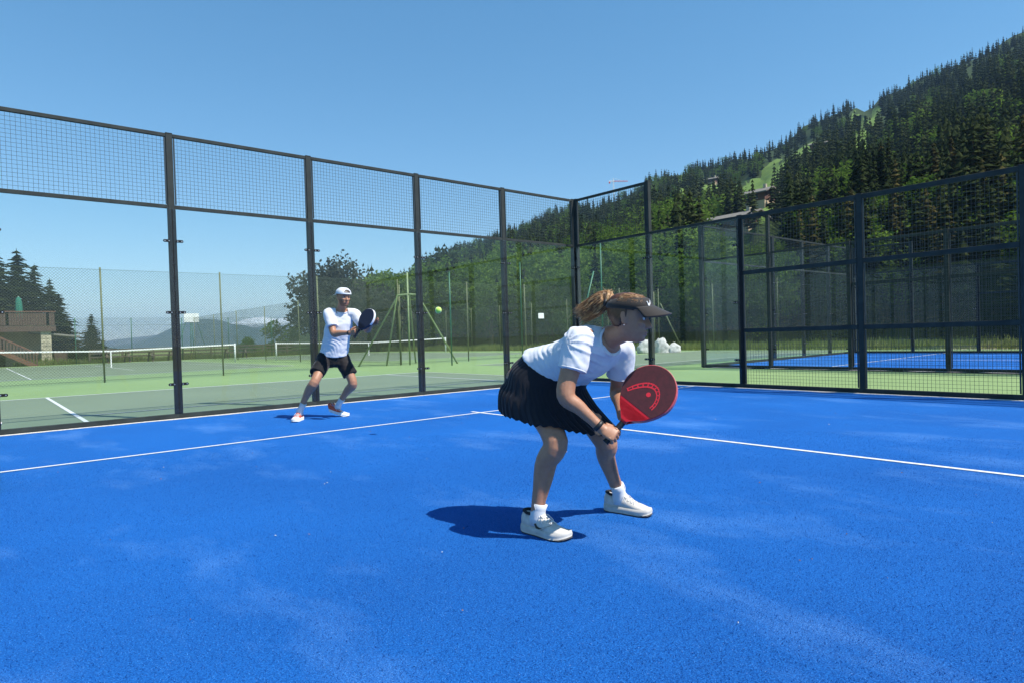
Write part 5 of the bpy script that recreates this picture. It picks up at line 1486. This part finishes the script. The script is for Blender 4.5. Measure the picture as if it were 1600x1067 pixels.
# ------------------------------------------------------------------ rackets and ball
def racket(name, butt, tip, nrm, label, face_c, rim_c, throat_c, guard_c, logo=True):
    d = (tip - butt).normalized(); L = (tip - butt).length; nrm = (nrm - d * nrm.dot(d)).normalized(); s = d.cross(nrm)
    root = empty(name, butt); tag(root, label, 'racket')
    T = lambda x, y, z: s * x + d * y + nrm * z
    ks = L / .455
    # outline of the teardrop head
    out = []
    cy = .315; a = .130; up, dn = .140, .165
    n = 64
    for k_ in range(n):
        t = 2 * PI * k_ / n; c, q = math.sin(t), math.cos(t)
        x = a * c * (1 - (.22 * (-q) ** 1.5 if q < 0 else 0)); y = cy + (up * q if q > 0 else dn * q)
        out.append((x * ks, y * ks))
    th = .019 * ks
    def solid(o, z0, z1, inset=.004):
        b = MB(); m = len(o); cx = sum(p[0] for p in o) / m; cyy = sum(p[1] for p in o) / m; vs = []
        for z, f in ((z0, 1 - inset / .13), (z0 + .004, 1), (z1 - .004, 1), (z1, 1 - inset / .13)):
            for x, y in o: vs.append(T(cx + (x - cx) * f, cyy + (y - cyy) * f, z))
        b.add(vs, [(j * m + q, j * m + (q + 1) % m, (j + 1) * m + (q + 1) % m, (j + 1) * m + q) for j in range(3) for q in range(m)] + [tuple(range(m - 1, -1, -1)), tuple(3 * m + q for q in range(m))])
        return b
    solid(out, -th, th).build('rim', rim_c, root, False)
    inner = [(x * .99, (y - cy * ks) * .99 + cy * ks) for x, y in out]
    cut = [(x, y) for x, y in inner if y > .212 * ks] 
    for z0, z1 in ((th + .0004, th + .0014), (-th - .0014, -th - .0004)):
        b = MB(); m = len(cut)
        # drilled face: polygon plus small raised holes
        vs = [T(x, y, z0) for x, y in cut] + [T(x, y, z1) for x, y in cut]
        b.add(vs, [tuple(range(m, 2 * m)), tuple(range(m - 1, -1, -1))] + [(q, (q + 1) % m, (q + 1) % m + m, q + m) for q in range(m)]); b.build('face', face_c, root)
    # edge guard round the tip; the red one carries a painted pink highlight
    b = MB(); arc = [p for k_, p in enumerate(out) if math.cos(2 * PI * k_ / n) > -.25]
    arc = [out[k_ % n] for k_ in range(-18, 19)]
    for q0, q1 in zip(arc[:-1], arc[1:]):
        f = lambda p, e: (p[0] * (1 + e), (p[1] - cy * ks) * (1 + e) + cy * ks)
        a0, a1, b0, b1 = f(q0, .002), f(q1, .002), f(q0, .022), f(q1, .022)
        b.add([T(*a0, -th * .86), T(*a1, -th * .86), T(*b1, -th * .80), T(*b0, -th * .80), T(*a0, th * .86), T(*a1, th * .86), T(*b1, th * .80), T(*b0, th * .80)], [(0, 3, 2, 1), (4, 5, 6, 7), (3, 7, 6, 2)])
    b.build('edge_guard', guard_c, root)
    # throat wedge with opening
    b = MB()
    low = [(x, y) for x, y in inner if y <= .214 * ks]
    low.sort(key=lambda p: p[0])
    pts = [(-.016 * ks, .138 * ks)] + low + [(.016 * ks, .138 * ks)]
    for z0, z1 in ((th + .0004, th + .0018), (-th - .0018, -th - .0004)):
        m = len(pts); vs = [T(x, y, z0) for x, y in pts] + [T(x, y, z1) for x, y in pts]
        b.add(vs, [tuple(range(m, 2 * m)), tuple(range(m - 1, -1, -1))] + [(q, (q + 1) % m, (q + 1) % m + m, q + m) for q in range(m)])
    b.build('throat', throat_c, root)
    b = MB(); rings = []
    for y, w, t in ((.190, .030, .016), (.165, .022, .0165), (.140, .0165, .0165), (.128, .0150, .0155)): rings.append((T(0, y * ks, 0), s * w * ks, nrm * t * ks))
    loft(b, rings, 20); b.build('neck', throat_c, root, True)
    b = MB(); rings = []
    for i in range(28):
        y = .128 - i * .0046; w = .0152 if i % 3 else .0143
        rings.append((T(0, y * ks, 0), s * w * ks, nrm * (w + .0008) * ks))
    rings += [(T(0, .004 * ks, 0), s * .0185 * ks, nrm * .019 * ks), (T(0, 0, 0), s * .0175 * ks, nrm * .018 * ks)]
    loft(b, rings, 16); b.build('grip', M['strap'], root, True)
    if logo:
        # arched mark of linked rings with a dot beneath it
        b = MB(); z = th + .0022
        path = [(-.085, .262), (-.066, .295), (-.042, .325), (-.014, .346), (.016, .352), (.042, .340), (.060, .315), (.068, .285), (.066, .258)]
        c = crom([V(x, y, 0) for x, y in path], 3)
        for i in range(0, len(c) - 1):
            w = .0085 + .0045 * math.sin(PI * min(1, i / 16))
            ring = []
            q0 = c[i]; q1 = c[i + 1]; dd = (q1 - q0).normalized(); pp = V(-dd.y, dd.x, 0)
            for sd in (-1, 1):
                o = [q0 + pp * sd * w, q1 + pp * sd * w, q1 + pp * sd * w * .42, q0 + pp * sd * w * .42]
                b.add([T(p.x * ks, p.y * ks, z + h) for h in (-.0012, 0) for p in o], [(4, 5, 6, 7), (0, 1, 5, 4), (1, 2, 6, 5), (2, 3, 7, 6), (3, 0, 4, 7)])
            if i % 2 == 0:
                o = [q0 + pp * w, q0.lerp(q1, .45) + pp * w, q0.lerp(q1, .45) - pp * w, q0 - pp * w]
                b.add([T(p.x * ks, p.y * ks, z + .0002 + h) for h in (-.0012, 0) for p in o], [(4, 5, 6, 7), (0, 1, 5, 4), (1, 2, 6, 5), (2, 3, 7, 6), (3, 0, 4, 7)])
        b.tube([T(.012 * ks, .306 * ks, z - .001), T(.012 * ks, .306 * ks, z)], .0115 * ks, 18)
        b.build('logo', M['racket_logo'], root)
    return root
M['racket_face'] = simple('dark_maroon_carbon', (0.062, 0.0060, 0.0090), .6, 0, .25, 60)
M['racket_red'] = simple('gloss_red_lacquer', (0.50, 0.012, 0.018), .3, 0, .08, 30)
M['racket_logo'] = simple('red_print', (0.62, 0.022, 0.034), .4, 0, .1, 40)
M['racket_highlight'] = simple('red_rim_pink_highlight', (0.52, 0.10, 0.11), .45, 0, .25, 60)  # pinkish highlight of the red rim, put into the edge colour
M['racket_navy'] = simple('navy_carbon', (0.008, 0.010, 0.028), .6, 0, .2, 60)
M['racket_edge'] = simple('white_edge_guard', (0.72, 0.73, 0.75), .4, 0, .05)
M['hole'] = simple('dark_bore', (0.004, 0.003, 0.003), .8)
_perp = V(.757, -.653, -.030) * .75 - V(.033, -.008, .999) * .66
racket('padel_racket', V(-7.921, -7.985, .498), V(-7.662, -8.162, .825), -V(.652, .758, -.015) * .86 - _perp * .50, 'dark red padel racket with arched red mark, held by the woman', M['racket_face'], M['racket_red'], M['racket_red'], M['racket_highlight'])
racket('padel_racket', V(-6.499, -2.427, 1.057), V(-6.310, -2.60, 1.400), -V(.652, .758, -.015) * .80 - (V(.757, -.653, -.03) * .80 - V(0, 0, 1) * .6) * .58, 'navy padel racket with white edge, held up by the man', M['racket_navy'], M['racket_navy'], M['racket_navy'], M['racket_edge'], logo=False)
def ball():
    m, nt, bs = new_mat('yellow_green_felt'); n = noise_node(nt, 160, 4, .7); r = ramp(nt, n.outputs['Fac'], [(.3, (0.42, 0.68, 0.06)), (.7, (0.60, 0.85, 0.14))])
    nt.links.new(r.outputs[0], bs.inputs['Base Color']); bs.inputs['Roughness'].default_value = .95; bs.inputs['Sheen Weight'].default_value = .5; bump(nt, bs, n.outputs['Fac'], .5, .003)
    R = .0335; b = MB(); n_, m_ = 28, 18; vs = [(R * math.sin(PI * j / m_) * math.cos(2 * PI * k / n_), R * math.sin(PI * j / m_) * math.sin(2 * PI * k / n_), R * math.cos(PI * j / m_)) for j in range(m_ + 1) for k in range(n_)]
    b.add(vs, [(j * n_ + k, (j + 1) * n_ + k, (j + 1) * n_ + (k + 1) % n_, j * n_ + (k + 1) % n_) for j in range(m_) for k in range(n_)])
    o = b.build('padel_ball', m, None, True); o.location = (-6.555, -4.486, 1.304); tag(o, 'yellow green ball in the air between the players', 'ball')
    b = MB(); pts = []
    for i in range(65):
        t = 2 * PI * i / 64; a_, b_ = .44, .09 * 0
        x = math.cos(t) * .75 + .25 * math.cos(3 * t); y = math.sin(t) * .75 - .25 * math.sin(3 * t); z = .866 * math.sin(2 * t)
        pts.append(V(x, y, z).normalized() * (R + .0002))
    b.tube(pts, .0011, 6); b.build('seam', M['white_tape'], o, True)
ball()

# ------------------------------------------------------------------ the man at the back wall
def man():
    at = V(-6.72, -1.72, 0)
    aR, aL = V(-6.951, -1.701, .115), V(-6.426, -1.718, .150)
    kR, kL = V(-6.832, -1.928, .499), V(-6.334, -2.001, .450)
    hR, hL = V(-6.600, -1.770, .800), V(-6.415, -1.850, .800)
    P_ = V(-6.505, -1.812, .830)
    shR, shL = V(-6.608, -1.935, 1.392), V(-6.292, -2.025, 1.385); S = (shR + shL) / 2 + V(0, 0, .01)
    eR, wR = V(-6.605, -2.072, 1.125), V(-6.505, -2.330, 1.123)
    eL, wL = V(-6.215, -2.235, 1.165), V(-6.262, -2.480, 1.235)
    H = HeadFrame(V(-6.449, -2.055, 1.602), V(.05, -1, -.12), V(.02, -.1, 1), 1.03)
    ax = (S - P_).normalized(); left = (shL - shR).normalized(); fr = left.cross(ax)
    if fr.y > 0: fr = -fr
    hl = (hL - hR).normalized()
    b = MB()
    for h, k, a, s in ((hR, kR, aR, -1), (hL, kL, aL, 1)):
        limb(b, [h + V(0, 0, .02), h.lerp(k, .5) + V(s * .008, -.015, 0), k, k.lerp(a, .35) + V(s * .006, .026, 0), a, a - V(0, 0, .05)], [.088, .086, .078, .066, .060, .063, .057, .044, .037, .037, .036], 16)
        b.tube([k + V(0, -.03, .03), k + V(0, -.036, 0), k + V(0, -.028, -.03)], [.02, .027, .02], 10)
    loft(b, [(P_ - ax * .10, hl * .09, fr * .07), (P_ - ax * .03, hl * .155, fr * .10), (P_ + ax * .08, hl * .150, fr * .10), (P_ + ax * .22, left * .140, fr * .095), (P_ + ax * .36, left * .155, fr * .105), (P_ + ax * .47, left * .170, fr * .105), (P_ + ax * .54, left * .160, fr * .080), (P_ + ax * .60, left * .08, fr * .055)], 24)
    for sh, e, w in ((shR, eR, wR), (shL, eL, wL)):
        limb(b, [S.lerp(sh, .4), sh, sh.lerp(e, .5), e, e.lerp(w, .4), w, w + (w - e).normalized() * .02], [.055, .058, .053, .050, .047, .046, .047, .041, .034, .029, .028], 14)
    limb(b, [S - V(0, 0, .02), S + V(0, 0, .04), H.p(-.012, 0, -.07), H.p(-.008, 0, -.03)], [.075, .066, .058, .056, .056], 16)
    head_body(b, H)
    fing = MB(); hd = (V(-6.310, -2.60, 1.400) - V(-6.499, -2.427, 1.057)).normalized()
    hand(b, fing, wR, V(-6.462, -2.445, 1.128) - wR, V(.55, .25, .15), hd, [(1.1, 1.2, .8), (1.15, 1.25, .8), (1.15, 1.25, .8), (1.2, 1.3, .9)], [(.7, .5, .6, .22), (.7, .2, .75, .17), (.5, -.2, .85, .13)], L=.185, r=.0095)
    hand(b, fing, wL, V(-6.235, -2.58, 1.262) - wL, V(-.75, -.1, .1), V(-.1, .25, .95), [(.25, .35, .3), (.25, .4, .3), (.3, .45, .3), (.35, .5, .4)], [(.5, .8, .3, .22), (.6, .5, .5, .17), (.6, .2, .6, .13)], L=.185, r=.0095, spread=.12)
    body, _ = remesh(b, .0058, 3, .5); body.add(fing.v, fing.f)
    person = body.build('person', M['skin'], None, True); person.data.transform(Matrix.Translation(-at)); person.location = at
    tag(person, 'man in white cap, white shirt and dark shorts standing before the glass wall', 'person')
    def kid(bb, name, mat, smooth=True, par=None):
        o = bb.build(name, mat, par or person, smooth); o.location = (-at if par is None else V(0, 0, 0)); return o
    face_details(H, person, at, M['hair_m'])
    # short beard along the jaw
    b = MB(); n = 44; zs = np.linspace(-.1215, -.035, 14); vs, keep = [], []
    for z in zs:
        for k in range(n): x, y = head_pt(z, 2 * PI * k / n, .0022); vs.append(H.p(x, y, z)); keep.append((x, y, z))
    fs = []
    for j in range(len(zs) - 1):
        for k in range(n):
            q = (j * n + k, j * n + (k + 1) % n, (j + 1) * n + (k + 1) % n, (j + 1) * n + k); x, y, z = keep[q[0]]
            if x < .0 or (z > -.088 and abs(y) < .024 and z < -.060) or (z > -.060 and abs(y) < .050) or (z > -.075 and abs(y) < .043 and x > .06 and z < -.06): continue
            fs.append(q)
    b.add(vs, fs); kid(b, 'beard', simple('short_brown_beard', (0.20, 0.10, 0.062), .8, 0, .35, 150))
    # hair under the cap
    b = MB(); zs = np.linspace(-.045, .108, 18); vs, keep = [], []
    for z in zs:
        for k in range(n): x, y = head_pt(z, 2 * PI * k / n, .006); vs.append(H.p(x, y, z)); keep.append((x, y, z))
    fs = [(j * n + k, j * n + (k + 1) % n, (j + 1) * n + (k + 1) % n, (j + 1) * n + k) for j in range(len(zs) - 1) for k in range(n) if not (keep[j * n + k][2] < .040 and keep[j * n + k][0] > -.014)]
    b.add(vs, fs); kid(b, 'hair', M['hair_m'])
    # cap worn backwards, arched gap over the forehead
    b = MB(); n = 72; zs = np.concatenate([np.linspace(.036, .10, 14), [.106, .111, .1145]]); vs, keep = [], []
    for z in zs:
        for k in range(n): th = 2 * PI * k / n; x, y = head_pt(z, th, .014); vs.append(H.p(x, y, z + .004 * (z > .1))); keep.append((x, y, z, th))
    fs = []
    for j in range(len(zs) - 1):
        for k in range(n):
            x, y, z, th = keep[j * n + k]
            if x > 0 and .052 < z < .098 and (y / .044) ** 2 + (max(0, z - .056) / .038) ** 2 < 1: continue
            fs.append((j * n + k, j * n + (k + 1) % n, (j + 1) * n + (k + 1) % n, (j + 1) * n + k))
    fs.append(tuple((len(zs) - 1) * n + k for k in range(n))); b.add(vs, fs)
    cap = kid(b, 'cap', M['tee']); cap.modifiers.new('t', 'SOLIDIFY').thickness = .003
    b = MB(); m = 6; n2 = 24; vs = []
    for j in range(m + 1):
        t = j / m
        for k in range(n2 + 1):
            th = PI - .75 + 1.5 * k / n2; x, y = head_pt(.040, th, .014); vs.append(H.p(x - .07 * t * max(0, math.cos(th - PI)) ** .6, y, .040 - .02 * t - 2.2 * y * y))
    b.add(vs, [(j * (n2 + 1) + k, j * (n2 + 1) + k + 1, (j + 1) * (n2 + 1) + k + 1, (j + 1) * (n2 + 1) + k) for j in range(m) for k in range(n2)])
    b.build('peak', M['tee'], cap, True).modifiers.new('t', 'SOLIDIFY').thickness = .003
    # shirt
    b = MB()
    loft(b, [(P_ + ax * .01, hl * .190, fr * .142), (P_ + ax * .03, hl * .188, fr * .140), (P_ + ax * .12, hl * .178, fr * .134), (P_ + ax * .24, left * .172, fr * .130), (P_ + ax * .36, left * .180, fr * .134), (P_ + ax * .46, left * .172, fr * .124), (P_ + ax * .53, left * .150, fr * .098), (P_ + ax * .575, left * .115, fr * .080), (P_ + ax * .60, left * .085, fr * .070)], 30)
    for sh, e, s in ((shR, eR, -1), (shL, eL, 1)):
        d = (e - sh).normalized(); limb(b, [S.lerp(sh, .45), sh + left * s * .006, sh + d * .10, sh + d * .185, sh + d * .205], [.066, .064, .068, .070, .071, .072], 20)
    sb, sn = remesh(b, .0085, 4, .5)
    def wr(v, n_):
        s = v.z - P_.z; q = math.sin(s * 48 + 9 * noise.noise(v * 5) + v.x * 26); w = (abs(q) - .45) * .0075 * (.6 + noise.noise(v * 4)) * math.exp(-((s - .13) / .12) ** 2)
        return w + .008 * noise.noise(V(v.x * 9 + v.z * 6, v.y * 9, v.z * 7)) + .003 * noise.noise(v * 26)
    displace(sb, sn, wr); kid(sb, 't_shirt', M['tee'])
    b = MB(); ring = []
    for q in range(24):
        a = 2 * PI * q / 24; ring.append(S + ax * (.022 - .014 * math.cos(a)) + left * .078 * math.sin(a) + fr * (.068 * math.cos(a) + .006))
    b.tube(ring + ring[:2], .008, 8); kid(b, 'collar', M['tee'])
    # shorts
    b = MB(); loft(b, [(P_ + ax * .06, hl * .165, fr * .115), (P_ - ax * .01, hl * .185, fr * .130), (P_ - ax * .09, hl * .185, fr * .128), (P_ - ax * .14, hl * .13, fr * .10)], 26)
    for h, k, s in ((hR, kR, -1), (hL, kL, 1)):
        d = (k - h).normalized(); limb(b, [h + V(0, 0, .03), h + d * .10 + V(s * .01, 0, 0), h + d * .19 + V(s * .016, 0, 0), h + d * .262 + V(s * .020, 0, 0)], [.100, .102, .101, .099, .098], 22)
    pb, pn = remesh(b, .008, 4, .5)
    displace(pb, pn, lambda v, n_: .009 * noise.noise(V(v.x * 14, v.y * 14, v.z * 6)) + .004 * noise.noise(v * 24))
    pb.m = [1 if Vector(pb.v[f[0]]).x < hR.x - .035 or Vector(pb.v[f[0]]).x > hL.x + .055 else 0 for f in pb.f]
    kid(pb, 'shorts', [M['shorts'], M['shorts_panel']])
    sock(person, at, aR, kR, .13, .040); sock(person, at, aL, kL, .12, .040)
    sm = (M['shoe_red'], M['racket_edge'], M['racket_edge'], M['shoe_red'], M['racket_edge'])
    shoe(person, at, aR + V(0, .01, 0), (-.62, -.78), (0, .0), .295, sm, -1, logo=False, toe_white=True)
    shoe(person, at, aL + V(-.03, .03, 0), (.55, -.83), (.30, .0), .295, sm, 1, logo=False, toe_white=True)
    d = (wR - eR).normalized(); b = MB(); c0 = wR - d * .015
    b.tube([c0 - d * .010, c0 - d * .009, c0 + d * .009, c0 + d * .010], [.028, .032, .032, .028], 18); kid(b, 'wristband', M['strap'])
man()
# ------------------------------------------------------------------ mountain air
def haze():
    b = MB(); b.box(-9500, 9500, -9500, 9500, -1.2, 330)
    m = bpy.data.materials.new('valley_haze'); m.use_nodes = True; nt = m.node_tree; nt.nodes.clear()
    out = N(nt, 'ShaderNodeOutputMaterial'); pv = N(nt, 'ShaderNodeVolumePrincipled')
    pv.inputs['Color'].default_value = (0.42, 0.66, 1.0, 1); pv.inputs['Density'].default_value = 0.00014; pv.inputs['Anisotropy'].default_value = 0.1
    nt.links.new(pv.outputs[0], out.inputs['Volume'])
    o = b.build('haze', m); tag(o, 'thin blue haze hanging over the valley', 'haze', kind='stuff')
haze()
